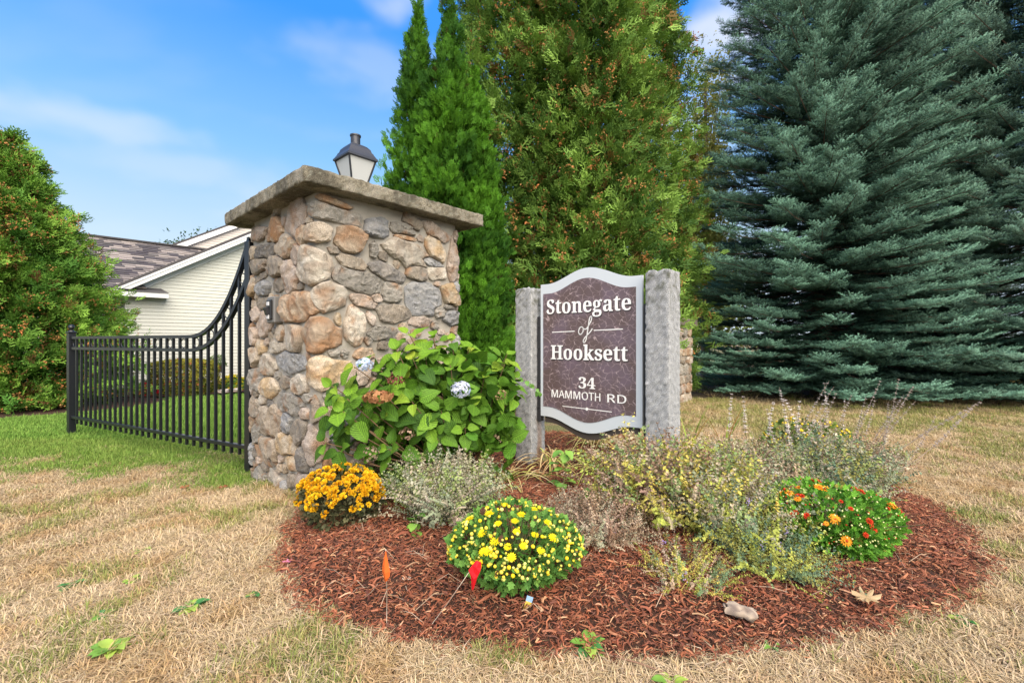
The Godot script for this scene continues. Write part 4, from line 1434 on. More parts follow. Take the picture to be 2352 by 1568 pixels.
func crackle() -> ImageTexture:
	var w := 640
	var h := 960
	var f := FastNoiseLite.new()
	f.noise_type = FastNoiseLite.TYPE_CELLULAR
	f.cellular_return_type = FastNoiseLite.RETURN_DISTANCE2_SUB
	f.cellular_jitter = 1.0
	f.frequency = 0.026
	f.fractal_type = FastNoiseLite.FRACTAL_NONE
	f.seed = 5
	var warp := noise(0.012, 3, 3)
	var tone := noise(0.004, 8, 3)
	var fade := noise(0.02, 18, 2)
	var im := Image.create(w, h, false, Image.FORMAT_RGB8)
	for y in h:
		for x in w:
			var ox := 14.0 * warp.get_noise_2d(x, y)
			var oy := 14.0 * warp.get_noise_2d(x + 500.0, y)
			var d := f.get_noise_2d(x + ox, (y + oy) * 1.15) + 1.0
			var k := smoothstep(0.085, 0.02, d) * clampf(0.75 + 0.7 * fade.get_noise_2d(x, y), 0.2, 1.0)
			var tn := clampf(0.5 + 0.9 * tone.get_noise_2d(x, y), 0.0, 1.0)
			var c := Color(0.36, 0.3, 0.3).lerp(Color(0.4, 0.345, 0.385), tn)
			im.set_pixel(x, y, c.lerp(Color(0.7, 0.63, 0.64), k * 0.85))
	return ImageTexture.create_from_image(im)


func sign_and_posts() -> void:
	var b := Basis(Vector3(0.774, 0, 0.633), Vector3.UP, Vector3(-0.633, 0, 0.774))
	var at := V(0.223, 0, 3.867)
	granite("granite_post", "rust streaked granite post left of the sign", 0.17, 0.21, 1.66, -0.087, 81, b, at + Vector3(0, -0.11, 0), true)
	granite("granite_post", "rough grey granite post right of the sign with mossy top", 0.171, 0.22, 1.71, 0.9946 + 0.0865, 82, b, at + Vector3(0, -0.12, 0), false)
	var o := thing("entrance_sign", "brown crackled entrance sign with pale arched border between granite posts", "sign", at, "", b)
	var pale := mat(Color(0.53, 0.575, 0.625), 0.5)
	var dark := mat(Color(0.065, 0.052, 0.046), 0.6)
	part("core_board", panel(0.07, 0.9, 0.42, 1.53, 0.095, 0.09, -0.035, -0.006).smooth(false), dark, o)
	part("border", panel(0.041, 0.94, 0.475, 1.578, 0.092, 0.1, -0.004, 0.018).smooth(false), pale, o)
	var face := mat(Color.WHITE, 0.5)
	face.albedo_texture = crackle()
	part("face", panel(0.068, 0.892, 0.557, 1.498, 0.092, 0.1, 0.0185, 0.021).smooth(false), face, o)
	var steel := mat(Color(0.02, 0.02, 0.023), 0.5)
	for e in [[0.022, 1.31, 0.425, 0.034], [0.969, 1.37, 0.42, 0.04]]:
		var mb := MB.new()
		mb.rbox(Transform3D(Basis(), Vector3(e[0], (e[1] + e[2]) / 2.0, -0.005)), Vector3(e[3], e[1] - e[2], 0.05), 0.003)
		var br := part("bracket", mb.smooth(false), steel, o)
		mb = MB.new()
		for y in [0.12, 0.33, 0.62, 0.8]:
			mb.lathe(Transform3D(Basis(Vector3.RIGHT, PI / 2.0), Vector3(e[0], e[2] + y, 0.02)), [Vector2(0.009, 0.0), Vector2(0.009, 0.006), Vector2(0.0, 0.009)], 8)
		part("bolts", mb.smooth(false), steel, br)
	var white := mat(Color(0.8, 0.8, 0.8), 0.4)
	var shadow := mat(Color(0.03, 0.025, 0.028), 0.6)
	word("Stonegate", true, true, 0.113, 0.862, 1.323, 0.118, 0.0015, 0.0222, shadow, o)
	word("Stonegate", true, true, 0.107, 0.856, 1.329, 0.118, 0.004, 0.0245, white, o)
	word("Hooksett", true, true, 0.155, 0.835, 0.948, 0.115, 0.0015, 0.0222, shadow, o)
	word("Hooksett", true, true, 0.149, 0.829, 0.954, 0.115, 0.004, 0.0245, white, o)
	word("34", true, true, 0.414, 0.562, 0.732, 0.088, 0.003, 0.0235, white, o)
	word("MAMMOTH", false, false, 0.156, 0.605, 0.641, 0.062, 0.003, 0.0235, white, o)
	word("RD", false, false, 0.665, 0.818, 0.641, 0.062, 0.003, 0.0235, white, o)
	# "of" in a flowing hand, then the rules
	var of_o := [Vector2(0.452, 1.208), Vector2(0.44, 1.215), Vector2(0.424, 1.208), Vector2(0.414, 1.188), Vector2(0.414, 1.168), Vector2(0.424, 1.157), Vector2(0.438, 1.16), Vector2(0.45, 1.175), Vector2(0.455, 1.195), Vector2(0.45, 1.21), Vector2(0.465, 1.197), Vector2(0.485, 1.2)]
	var of_f := [Vector2(0.485, 1.2), Vector2(0.51, 1.235), Vector2(0.527, 1.268), Vector2(0.53, 1.29), Vector2(0.52, 1.294), Vector2(0.51, 1.275), Vector2(0.501, 1.225), Vector2(0.49, 1.16), Vector2(0.478, 1.11), Vector2(0.464, 1.092), Vector2(0.455, 1.1), Vector2(0.463, 1.122), Vector2(0.49, 1.15), Vector2(0.52, 1.178), Vector2(0.535, 1.2)]
	for line in [[of_o, 0.009], [of_f, 0.009], [[Vector2(0.16, 1.176), Vector2(0.375, 1.182)], 0.007], [[Vector2(0.55, 1.186), Vector2(0.79, 1.192)], 0.007], [[Vector2(0.262, 0.575), Vector2(0.70, 0.57)], 0.006]]:
		var mb := MB.new()
		var ps: Array = line[0]
		var fine := []
		if ps.size() > 2:
			for i in ps.size() - 1:
				for k in 6:
					fine.append((ps[i] as Vector2).cubic_interpolate(ps[i + 1], ps[maxi(i - 1, 0)], ps[mini(i + 2, ps.size() - 1)], k / 6.0))
			fine.append(ps[-1])
		else:
			fine = ps
		for i in fine.size() - 1:
			var p: Vector2 = fine[i]
			var q: Vector2 = fine[i + 1]
			var n: Vector2 = (q - p).normalized().orthogonal() * line[1] / 2.0
			var e := (q - p).normalized() * 0.001
			p -= e
			q += e
			mb.quad(Vector3(p.x + n.x, p.y + n.y, 0.0225), Vector3(p.x - n.x, p.y - n.y, 0.0225), Vector3(q.x - n.x, q.y - n.y, 0.0225), Vector3(q.x + n.x, q.y + n.y, 0.0225))
		part("lettering" if ps.size() > 2 else "rule", mb.flat(), white, o)
	var dot := MB.new()
	dot.lathe(Transform3D(Basis(Vector3.RIGHT, PI / 2.0), Vector3(0.487, 0.5715, 0.0225)), [Vector2(0.012, 0.0), Vector2(0.012, 0.002), Vector2(0.0, 0.0022)], 16)
	part("dot", dot.flat(), white, o)


# ---------------------------------------------------------------- planting by the house
func bushy(where: Array, tint: Array, r: RandomNumberGenerator, n: int, shape: int, half: Vector3, at: Vector3, size: float, pal: Array) -> void:
	# leaves through a clipped box (shape 0) or a dome (shape 1)
	for i in n:
		var d := Vector3(r.randf_range(-1, 1), r.randf_range(-1, 1), r.randf_range(-1, 1))
		var p: Vector3
		if shape == 0:
			var m := maxf(maxf(absf(d.x), absf(d.y)), absf(d.z))
			d /= lerpf(m, d.length(), 0.35)
			p = d * half * r.randf_range(0.86, 1.02)
		else:
			d.y = absf(d.y)
			p = d.normalized() * half * r.randf_range(0.75, 1.02)
		where.append(Transform3D(toward(d + Vector3(r.randfn(0, 0.5), 0.4 + r.randfn(0, 0.4), r.randfn(0, 0.5)), r.randf() * TAU, size * r.randf_range(0.7, 1.3)), at + p))
		var c: Color = (pal[0] as Color).lerp(pal[1], clampf(r.randf() * 0.8 + 0.25 * d.y, 0.0, 1.0))
		if r.randf() < 0.08 and pal.size() > 2:
			c = pal[2]
		tint.append(c)


func leaf_pair() -> ArrayMesh:
	var mb := MB.new()
	for k in 4:
		var b := Basis(Vector3.UP, TAU * k / 4.0 + 0.3)
		mb.tri(Vector3.ZERO, b * Vector3(0.3, 0.45, 0.22), b * Vector3(0.75, 0.7, 0))
		mb.tri(Vector3.ZERO, b * Vector3(0.75, 0.7, 0), b * Vector3(0.3, 0.45, -0.22))
	return mb.flat()


func house_plants() -> void:
	var r := RandomNumberGenerator.new()
	r.seed = 71
	var leaf := leafy(0.3)
	var lp := leaf_pair()
	# red mulch strip along the wall, edged with pale stones
	var mu := MB.new()
	var front := [Vector2(-10.2, 9.9), Vector2(-9.3, 10.35), Vector2(-8.6, 10.45), Vector2(-7.9, 10.75), Vector2(-7.3, 11.3), Vector2(-6.6, 12.2), Vector2(-5.0, 14.2)]
	var back := [Vector2(-11.6, 11.5), Vector2(-10.6, 12.4), Vector2(-9.9, 13.2), Vector2(-9.3, 13.8), Vector2(-8.6, 14.5), Vector2(-7.9, 15.2), Vector2(-6.3, 16.9)]
	for i in 6:
		for j in 4:
			var a := (front[i] as Vector2).lerp(back[i], j / 4.0)
			var b := (front[i + 1] as Vector2).lerp(back[i + 1], j / 4.0)
			var c := (front[i + 1] as Vector2).lerp(back[i + 1], (j + 1) / 4.0)
			var d := (front[i] as Vector2).lerp(back[i], (j + 1) / 4.0)
			mu.quad(V(a.x, gh(a.x, a.y) + 0.05, a.y), V(b.x, gh(b.x, b.y) + 0.05, b.y), V(c.x, gh(c.x, c.y) + 0.06, c.y), V(d.x, gh(d.x, d.y) + 0.06, d.y), Color(0.22, 0.08, 0.045))
	struct("house_mulch_strip", mu.flat(), rough_mat(Color.WHITE, 0.95, grain(0.06, 8, 0.35, 1.0), grain(0.08, 9, 0.0, 1.0), 1.5, 5.0))
	var spots := [Vector2(-9.7, 10.45), Vector2(-9.5, 10.5), Vector2(-9.2, 10.6), Vector2(-7.35, 11.5), Vector2(-7.15, 11.75), Vector2(-6.95, 12.0), Vector2(-6.7, 12.3)]
	var names := ["leftmost pale flat stone edging the bed by the house wall", "second pale edging stone from the left by the house wall", "third pale edging stone, left of the red flowers", "pale edging stone just right of the clipped hedge", "pale edging stone in front of the plant stand", "pale edging stone between plant stand and yellow mum", "pale edging stone beside the small yellow mum"]
	for i in spots.size():
		var p: Vector2 = spots[i]
		var mb := rough_box(Vector3(r.randf_range(0.2, 0.32), 0.09, 0.16), Vector3i(5, 2, 4), 0.02, noise(6.0, 30 + i, 3), Color(0.4, 0.35, 0.3), Color(0.5, 0.45, 0.4))
		solo("edging_stone", mb.smooth(), mat(Color.WHITE, 0.9, true), names[i], "stone", Transform3D(Basis(Vector3.UP, 0.5 + i * 0.3), V(p.x, gh(p.x, p.y) + 0.04, p.y)), "edging stones by the house")
	# clipped hedge
	var hz := 11.25
	var hx := (424.0 - 1176.0) / 1040.0 * hz
	var o := thing("hedge", "clipped rounded box hedge with reddish inner leaves against the house", "hedge", V(hx, gh(hx, hz), hz))
	var w := []
	var t := []
	bushy(w, t, r, 5200, 0, Vector3(0.66, 0.43, 0.5), Vector3(0, 0.46, 0), 0.05, [Color(0.09, 0.12, 0.02), Color(0.36, 0.33, 0.05), Color(0.3, 0.12, 0.05)])
	scatter("foliage", lp, leaf, w, t, o)
	var mb := MB.new()
	for i in 14:
		var p := Vector3(r.randf_range(-0.5, 0.5), 0.8, r.randf_range(-0.3, 0.3))
		mb.tube([Vector3(p.x * 0.4, 0, p.z * 0.4), p], [0.02, 0.006], 4)
	part("stems", mb.flat(), mat(Color(0.1, 0.06, 0.04), 0.9), o)
	# red mum, yellow mum, grass tuft, hanging pot on its stand
	for e in [["red_mum", "small dark red mum beside the hedge at the house", 345.0, 10.9, 0.34, 0.3, Color(0.42, 0.012, 0.03), 500], ["yellow_mum", "small yellow mum by the house wall near the fence post", 536.0, 12.2, 0.36, 0.42, Color(0.75, 0.6, 0.02), 380]]:
		var x: float = (e[2] - 1176.0) / 1040.0 * e[3]
		o = thing(e[0], e[1], "flowering plant", V(x, gh(x, e[3]) + 0.05, e[3]))
		w = []
		t = []
		bushy(w, t, r, 700, 1, Vector3(e[4], e[5] * 0.9, e[4]), Vector3.ZERO, 0.05, [Color(0.06, 0.12, 0.03), Color(0.14, 0.24, 0.05)])
		scatter("foliage", lp, leaf, w, t, o)
		w = []
		t = []
		bushy(w, t, r, e[7], 1, Vector3(e[4], e[5], e[4]) * 1.03, Vector3.ZERO, 0.04, [(e[6] as Color) * 0.7, e[6]])
		scatter("flowers", lp, leaf, w, t, o)
	var gx := (300.0 - 1176.0) / 1040.0 * 10.9
	for e in [[302.0, 10.8, 0.5, "blue green grass clump at the left corner of the house"], [331.0, 10.9, 0.42, "green grass clump between the house corner and red mum"]]:
		var x: float = (e[0] - 1176.0) / 1040.0 * e[1]
		o = thing("grass_clump", e[3], "grass", V(x, gh(x, e[1]) + 0.05, e[1]))
		mb = MB.new()
		for i in 110:
			var a := r.randf() * TAU
			var d := Vector3(cos(a), 0, sin(a)) * r.randf_range(0.05, 0.3)
			var h: float = e[2] * r.randf_range(0.6, 1.1)
			var sd := Vector3(-sin(a), 0, cos(a)) * 0.006
			var c := Color(0.12, 0.2, 0.1).lerp(Color(0.25, 0.32, 0.2), r.randf())
			mb.quad(sd, -sd, d * 0.45 + Vector3(0, h * 0.8, 0) - sd, d * 0.45 + Vector3(0, h * 0.8, 0) + sd, c)
			mb.tri(d * 0.45 + Vector3(0, h * 0.8, 0) - sd, d * 0.45 + Vector3(0, h * 0.8, 0) + sd, d + Vector3(0, h, 0), c)
		part("blades", mb.flat(), leafy(0.3), o).set_meta("kind", "stuff")
	var px := (496.0 - 1176.0) / 1040.0 * 12.4
	o = thing("plant_stand", "black scrolled plant stand holding a brown pot by the house wall", "plant stand", V(px, gh(px, 12.4) + 0.05, 12.4))
	mb = MB.new()
	for k in 3:
		var a := TAU * k / 3.0 + 0.4
		var d := Vector3(cos(a), 0, sin(a))
		mb.tube([d * 0.17, d * 0.1 + Vector3(0, 0.1, 0), d * 0.05 + Vector3(0, 0.25, 0), d * 0.12 + Vector3(0, 0.42, 0), d * 0.15 + Vector3(0, 0.47, 0)], [0.008, 0.008, 0.008, 0.008, 0.008], 5)
		var leg := part("leg", mb.flat(), mat(Color(0.02, 0.02, 0.02), 0.5), o)
		mb = MB.new()
	mb.tube([Vector3(0.15, 0.46, 0), Vector3(0.075, 0.46, 0.13), Vector3(-0.075, 0.46, 0.13), Vector3(-0.15, 0.46, 0), Vector3(-0.075, 0.46, -0.13), Vector3(0.075, 0.46, -0.13), Vector3(0.15, 0.46, 0)], [0.008, 0.008, 0.008, 0.008, 0.008, 0.008, 0.008], 5)
	part("ring", mb.flat(), mat(Color(0.02, 0.02, 0.02), 0.5), o)
	o = thing("flower_pot", "round brown pot of trailing pink and white flowers on the stand", "flower pot", V(px, gh(px, 12.4) + 0.52, 12.4))
	mb = MB.new()
	mb.lathe(Transform3D(), [Vector2(0, 0.0), Vector2(0.12, 0.0), Vector2(0.18, 0.2), Vector2(0.19, 0.2), Vector2(0.19, 0.22), Vector2(0.16, 0.22), Vector2(0, 0.2)], 18)
	part("pot", mb.smooth(false), mat(Color(0.12, 0.07, 0.05), 0.8), o)
	w = []
	t = []
	bushy(w, t, r, 260, 1, Vector3(0.25, 0.3, 0.22), Vector3(0, 0.16, 0), 0.05, [Color(0.07, 0.13, 0.04), Color(0.2, 0.26, 0.1), Color(0.6, 0.4, 0.42)])
	scatter("plant", lp, leaf, w, t, o)


# ---------------------------------------------------------------- lawn
func tuft(s: int, n: int, len0: float, len1: float, lie0: float, lie1: float, rad: float, wid: float) -> ArrayMesh:
	var r := RandomNumberGenerator.new()
	r.seed = s
	var mb := MB.new()
	for i in n:
		var a := r.randf() * TAU
		var q := r.randf() * TAU
		var at := Vector3(cos(q), 0, sin(q)) * rad * sqrt(r.randf())
		var l := r.randf_range(len0, len1)
		var lie := r.randf_range(lie0, lie1)
		var d := Vector3(cos(a), 0, sin(a))
		var sd := Vector3(-d.z, r.randf_range(-0.3, 0.3), d.x) * wid * r.randf_range(0.6, 1.2)
		var mid := at + d * l * 0.5 * sin(lie * 0.7) + Vector3(0, l * 0.5 * cos(lie * 0.7), 0)
		var tip := mid + d * l * 0.5 * sin(lie * 1.25) + Vector3(0, maxf(l * 0.5 * cos(lie * 1.25), -mid.y * 0.8), 0)
		var k := r.randf_range(0.5, 1.3)
		var c := Color(k, k * r.randf_range(0.9, 1.04), k * r.randf_range(0.85, 1.05))
		mb.tri(at - sd, at + sd, mid + sd, c)
		mb.tri(at - sd, mid + sd, mid - sd, c)
		mb.tri(mid - sd, mid + sd, tip, c)
	return mb.flat()


func lawn_grass() -> void:
	rng.seed = 201
	var dry := [tuft(1, 24, 0.04, 0.09, 0.9, 1.52, 0.055, 0.0017), tuft(2, 22, 0.03, 0.075, 0.5, 1.45, 0.055, 0.0016), tuft(3, 24, 0.05, 0.11, 1.15, 1.55, 0.06, 0.0017)]
	var fresh := [tuft(4, 30, 0.03, 0.065, 0.1, 0.9, 0.055, 0.0018), tuft(5, 26, 0.03, 0.07, 0.2, 1.1, 0.055, 0.0018)]
	var sets := [[], [], [], [], []]
	var tints := [[], [], [], [], []]
	# [x from, x to, z from, z to, how many, size]
	for zone in [[-2.6, 2.9, 1.2, 2.2, 9500, 0.85], [-4.2, 3.9, 2.2, 3.6, 13000, 1.0], [-6.5, 0.0, 3.6, 5.4, 12000, 1.0], [1.2, 6.5, 3.4, 5.6, 9000, 1.1], [-9.5, -1.5, 5.4, 8.0, 11000, 1.2], [1.0, 11.5, 5.6, 8.5, 11000, 1.35], [-13.0, -1.5, 8.0, 13.5, 16000, 1.5], [4.0, 18.0, 8.5, 14.0, 6000, 1.8]]:
		for i in zone[4]:
			var x := rng.randf_range(zone[0], zone[1])
			var z := rng.randf_range(zone[2], zone[3])
			if absf(x) > 1.16 * z + 0.4:
				continue
			if x > -1.6 and x < 3.2 and z < 5.6:
				var d := bed_d(x, z) + 0.05 * soft.get_noise_2d(x * 300.0, z * 300.0)
				if d > 0.0 and rng.randf() > 0.004 or d > -0.03 and rng.randf() < 0.5:
					continue
			if in_pillar(x, z, 0.0):
				continue
			if x < -4.0 and z > 9.6 and z > 10.15 + 1.15 * smoothstep(-8.0, -6.0, x) + 3.5 * smoothstep(-6.8, -4.5, x) + 0.2 * smoothstep(-9.5, -8.5, x):
				continue
			if Vector2(x + 9.35, z - 8.6).length() < 2.25:
				continue
			var g := green(x, z)
			if x < -2.0 and z > 5.4:
				g = 1.0
			var is_green := rng.randf() < g
			var k := rng.randi_range(3, 4) if is_green else rng.randi_range(0, 2)
			var c: Color
			if is_green:
				c = Color(0.13, 0.25, 0.04).lerp(Color(0.27, 0.36, 0.09), rng.randf())
				if x < -2.0 and z > 5.4:
					c = Color(0.12, 0.25, 0.04).lerp(Color(0.25, 0.39, 0.085), rng.randf())
				elif z < 3.6 or x > 0.5:
					c = Color(0.2, 0.25, 0.07).lerp(Color(0.36, 0.34, 0.13), rng.randf())
			else:
				var patch := soft.get_noise_2d(x * 230.0 + 300.0, z * 230.0)
				c = Color(0.47, 0.35, 0.205).lerp(Color(0.61, 0.49, 0.325), rng.randf())
				c = c.lerp(Color(0.42, 0.26, 0.11), smoothstep(0.1, 0.5, patch) * 0.6)
				if z > 5.5:
					c = c.lerp(Color(0.36, 0.31, 0.15), 0.35)
			var shade := maxf(smoothstep(2.9, 1.9, Vector2(x - 6.3, z - 9.3).length()), smoothstep(3.2, 2.2, Vector2(x - 10.1, z - 8.7).length()))
			if rng.randf() < shade * 0.75:
				continue
			var s: float = zone[5] * rng.randf_range(0.75, 1.25)
			sets[k].append(Transform3D(Basis(Vector3.UP, rng.randf() * TAU).scaled_local(Vector3(s, s * rng.randf_range(0.7, 1.1), s)), V(x, gh(x, z) + 0.004, z)))
			tints[k].append(vary(c, 0.12))
	var m := leafy(0.25, 0.8, 0.2)
	for k in 3:
		scatter("dry_grass", dry[k], m, sets[k], tints[k], self, "straw coloured dormant grass of the lawn around the bed")
	for k in 2:
		scatter("green_grass", fresh[k], m, sets[k + 3], tints[k + 3], self, "green grass growing through the lawn and beyond the fence")


# ---------------------------------------------------------------- hydrangea
func blade_texture() -> ImageTexture:
	var im := Image.create(96, 192, false, Image.FORMAT_RGB8)
	var n := noise(0.05, 4, 3)
	for y in 192:
		for x in 96:
			var u := absf(x - 47.5) / 48.0
			var v := y / 191.0
			var rib := absf(fposmod((v * 1.0 + u * 0.28) * 9.0, 1.0) - 0.5)
			var k := 0.86 + 0.1 * n.get_noise_2d(x, y)
			k -= 0.26 * smoothstep(0.2, 0.5, rib)
			var vein := maxf(smoothstep(0.07, 0.0, u), smoothstep(0.42, 0.5, 0.5 - rib + 0.0) * 0.6)
			var c := Color(k, k, k).lerp(Color(1.0, 1.0, 0.8), vein * 0.75)
			im.set_pixel(x, y, c)
	return ImageTexture.create_from_image(im)


func big_leaf(s: int, fold: float, curl: float, patch: float) -> ArrayMesh:
	# unit length along Y, blade facing +Z
	var r := RandomNumberGenerator.new()
	r.seed = s
	var n := noise(2.5, s, 3)
	var mb := MB.new()
	var M := 9
	var rows := []
	for i in M + 1:
		var t := float(i) / M
		var w := 0.36 * pow(sin(PI * pow(t, 0.72)), 0.85) * (1.0 - 0.12 * t) + 0.004
		if t > 0.85:
			w *= 1.0 - 0.25 * (t - 0.85) / 0.15
		var y := t
		var bend := -curl * t * t
		var row := []
		for k in 5:
			var u := (k - 2) / 2.0
			var edge := 1.0 + (0.05 * sin(i * 2.9 + k) if absf(u) > 0.9 else 0.0)
			var p := Vector3(u * w * edge * cos(fold * 0.6), y * (1.0 - 0.15 * curl * t), bend + absf(u) * w * sin(fold) + 0.025 * sin(t * 9.0 + u * 2.0) * absf(u))
			var a := clampf(0.5 + 1.6 * n.get_noise_2d(u, t * 2.0), 0.0, 1.0)
			var tip := smoothstep(0.55, 1.0, t) * 0.5 + smoothstep(0.6, 1.0, absf(u)) * 0.5
			var c := Color(1, 1, 1).lerp(Color(2.6, 1.15, 1.4), patch * clampf(a * 0.5 + tip * a, 0.0, 1.0))
			row.append([p, c, Vector2(0.5 + u * 0.5, t)])
		rows.append(row)
	for i in M:
		for k in 4:
			var a: Array = rows[i][k]
			var b: Array = rows[i][k + 1]
			var c: Array = rows[i + 1][k + 1]
			var d: Array = rows[i + 1][k]
			mb.tri3(a[0], b[0], c[0], a[1], b[1], c[1], a[2], b[2], c[2])
			mb.tri3(a[0], c[0], d[0], a[1], c[1], d[1], a[2], c[2], d[2])
	mb.tri(Vector3(-0.012, -0.16, 0.0), Vector3(0.012, -0.16, 0.0), Vector3(0.0, 0.05, 0.012), Color(1.4, 1.1, 1.0))
	return mb.smooth()


func floret_ball(parent: Node, at: Vector3, rad: float, n: int, c0: Color, c1: Color, s: int, squash := 0.8) -> void:
	var r := RandomNumberGenerator.new()
	r.seed = s
	var mb := MB.new()
	for i in n:
		var d := Vector3(r.randfn(0, 1), r.randfn(0.2, 1), r.randfn(0, 1)).normalized()
		var p := at + d * rad * r.randf_range(0.8, 1.04) * Vector3(1, squash, 1)
		var b := toward(d + Vector3(r.randfn(0, 0.25), r.randfn(0, 0.25), r.randfn(0, 0.25)), r.randf() * TAU, rad * r.randf_range(0.12, 0.19))
		var c := c0.lerp(c1, r.randf())
		for k in 4:
			var w := b * Basis(Vector3.UP, PI / 2.0 * k)
			mb.quad(p, p + w * Vector3(0.6, 0.12, 0.55), p + w * Vector3(1.1, 0.0, 0.0), p + w * Vector3(0.6, 0.12, -0.55), c * r.randf_range(0.9, 1.08))
		mb.tri(p + b * Vector3(0.14, 0.16, 0.0), p + b * Vector3(-0.1, 0.16, 0.12), p + b * Vector3(-0.1, 0.16, -0.12), c * 0.6)
	part("flower_head", mb.flat(), leafy(0.4), parent)


func hydrangea() -> void:
	var root := V(-0.36, 0.02, 3.32)
	var o := thing("hydrangea", "large leafy hydrangea bush with two pale blue flower heads at the pillar", "shrub", Vector3.ZERO)
	var r := RandomNumberGenerator.new()
	r.seed = 88
	var shapes := []
	for i in 6:
		shapes.append(big_leaf(500 + i, [0.25, 0.35, 0.15, 0.45, 0.3, 0.2][i], [0.15, 0.3, 0.05, 0.4, 0.22, 0.5][i], [0.0, 0.25, 0.0, 0.45, 0.8, 0.15][i]))
	var tex := blade_texture()
	var mats := []
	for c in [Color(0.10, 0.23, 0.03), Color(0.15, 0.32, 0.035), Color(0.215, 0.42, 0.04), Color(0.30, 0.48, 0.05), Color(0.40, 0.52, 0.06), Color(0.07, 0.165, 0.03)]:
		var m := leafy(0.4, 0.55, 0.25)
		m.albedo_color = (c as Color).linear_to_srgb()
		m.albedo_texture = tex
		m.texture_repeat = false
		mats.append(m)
	var stem_m := mat(Color(0.17, 0.1, 0.055), 0.8)
	var centre := Vector3(-0.5, 0.62, -3.3)
	var inner := []
	var inner_m := leafy(0.4, 0.55, 0.25)
	inner_m.albedo_color = lin(0.13, 0.29, 0.035)
	inner_m.albedo_texture = tex
	var inner_c := []
	for i in TIPS.size() / 4:
		var tip := Vector3(TIPS[i * 4], TIPS[i * 4 + 1], -TIPS[i * 4 + 2]) / 1000.0
		var n: int = TIPS[i * 4 + 3]
		while in_pillar(tip.x, -tip.z, 0.08):
			tip.z += 0.03
		var away := (tip - centre)
		away.y *= 0.7
		var axis := (away.normalized() + Vector3(r.randfn(0, 0.15), 0.75, 0.5 + r.randfn(0, 0.15))).normalized()
		# stem
		var mb := MB.new()
		var foot := root + Vector3(r.randfn(0, 0.09), 0, r.randfn(0, 0.07))
		var mid := foot.lerp(tip, 0.55) + Vector3(0, -0.02 + r.randfn(0, 0.03), r.randfn(0, 0.03))
		mid.x = lerpf(foot.x, tip.x, 0.42)
		mb.tube([foot, foot.lerp(mid, 0.5) + Vector3(0, 0.03, 0), mid, mid.lerp(tip, 0.6), tip + axis * 0.01], [0.007, 0.006, 0.005, 0.004, 0.003], 5)
		part("stem", mb.smooth(), stem_m, o)
		var spin := r.randf() * TAU
		for k in n:
			var pair := k / 2
			var th := spin + PI * (k % 2) + PI / 2.0 * pair + r.randfn(0, 0.15)
			var b := toward(axis, 0.0, 1.0)
			var rad := (b.x * cos(th) + b.z * sin(th)).normalized()
			var lift: float = [0.55, 0.22, -0.05, -0.3, -0.45][pair] + r.randfn(0, 0.14)
			var y := (rad + axis * lift + Vector3(0, -0.12 * pair, 0)).normalized()
			var up := (axis - y * axis.dot(y)).normalized()
			up = (up + Vector3(r.randfn(0, 0.15), r.randfn(0, 0.15) + 0.15, r.randfn(0, 0.15))).normalized()
			var x := y.cross(up).normalized()
			var z := x.cross(y)
			var size: float = [0.095, 0.135, 0.15, 0.15, 0.135][pair] * r.randf_range(0.82, 1.14)
			var at := tip - axis * 0.035 * pair + rad * 0.018 * (1 + pair)
			var c := at + y * size
			if in_pillar(c.x, -c.z, 0.03) or in_pillar(at.x, -at.z, 0.04):
				continue
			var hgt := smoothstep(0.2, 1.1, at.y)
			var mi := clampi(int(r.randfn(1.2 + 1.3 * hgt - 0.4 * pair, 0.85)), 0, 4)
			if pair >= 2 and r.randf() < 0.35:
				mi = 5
			var si := r.randi() % 6
			if at.y > 0.9 and si == 4:
				si = 0
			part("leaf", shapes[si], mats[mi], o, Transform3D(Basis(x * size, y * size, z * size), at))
	for i in 1300:
		var p := Vector3(r.randf_range(-1.12, 0.02), r.randf_range(0.12, 1.02), -r.randf_range(2.95, 3.55))
		var d := (p - Vector3(-0.52, 0.55, -3.3)) / Vector3(0.62, 0.55, 0.36)
		if d.length() > 1.04 or in_pillar(p.x, -p.z, 0.1) or p.y < 0.35 and p.x > -0.6 and r.randf() < 0.85:
			continue
		inner.append(Transform3D(toward(Vector3(r.randfn(0, 1), r.randfn(-0.2, 0.7), r.randfn(0.3, 1)), r.randf() * TAU, r.randf_range(0.09, 0.14)), p))
		inner_c.append(vary(Color(0.95, 1.0, 0.9), 0.3))
	scatter("inner_leaves", shapes[2], inner_m, inner, inner_c, o)
	# old canes crowding the foot of the bush
	for i in 46:
		var a := r.randf() * TAU
		var foot := root + Vector3(cos(a) * 0.15 * r.randf(), 0, sin(a) * 0.1 * r.randf())
		var top := root + Vector3(r.randfn(0.02, 0.2), r.randf_range(0.3, 0.62), r.randfn(0.05, 0.12))
		var mb := MB.new()
		mb.tube([foot, foot.lerp(top, 0.5) + Vector3(r.randfn(0, 0.015), 0, 0), top], [0.0055, 0.005, 0.003], 5)
		part("cane", mb.smooth(), mat(Color(0.15, 0.075, 0.04).lerp(Color(0.24, 0.15, 0.09), r.randf()), 0.85), o)
	floret_ball(o, Vector3(-0.32, 0.8, -2.83), 0.064, 150, Color(0.36, 0.42, 0.6), Color(0.66, 0.68, 0.72), 1)
	floret_ball(o, Vector3(-0.925, 0.955, -2.84), 0.052, 130, Color(0.34, 0.44, 0.66), Color(0.62, 0.68, 0.78), 2)
	floret_ball(o, Vector3(-0.81, 0.765, -2.74), 0.088, 130, Color(0.24, 0.1, 0.045), Color(0.42, 0.22, 0.1), 3, 0.42)
	floret_ball(o, Vector3(-0.73, 0.86, -2.83), 0.055, 60, Color(0.14, 0.045, 0.035), Color(0.24, 0.09, 0.06), 4, 0.55)
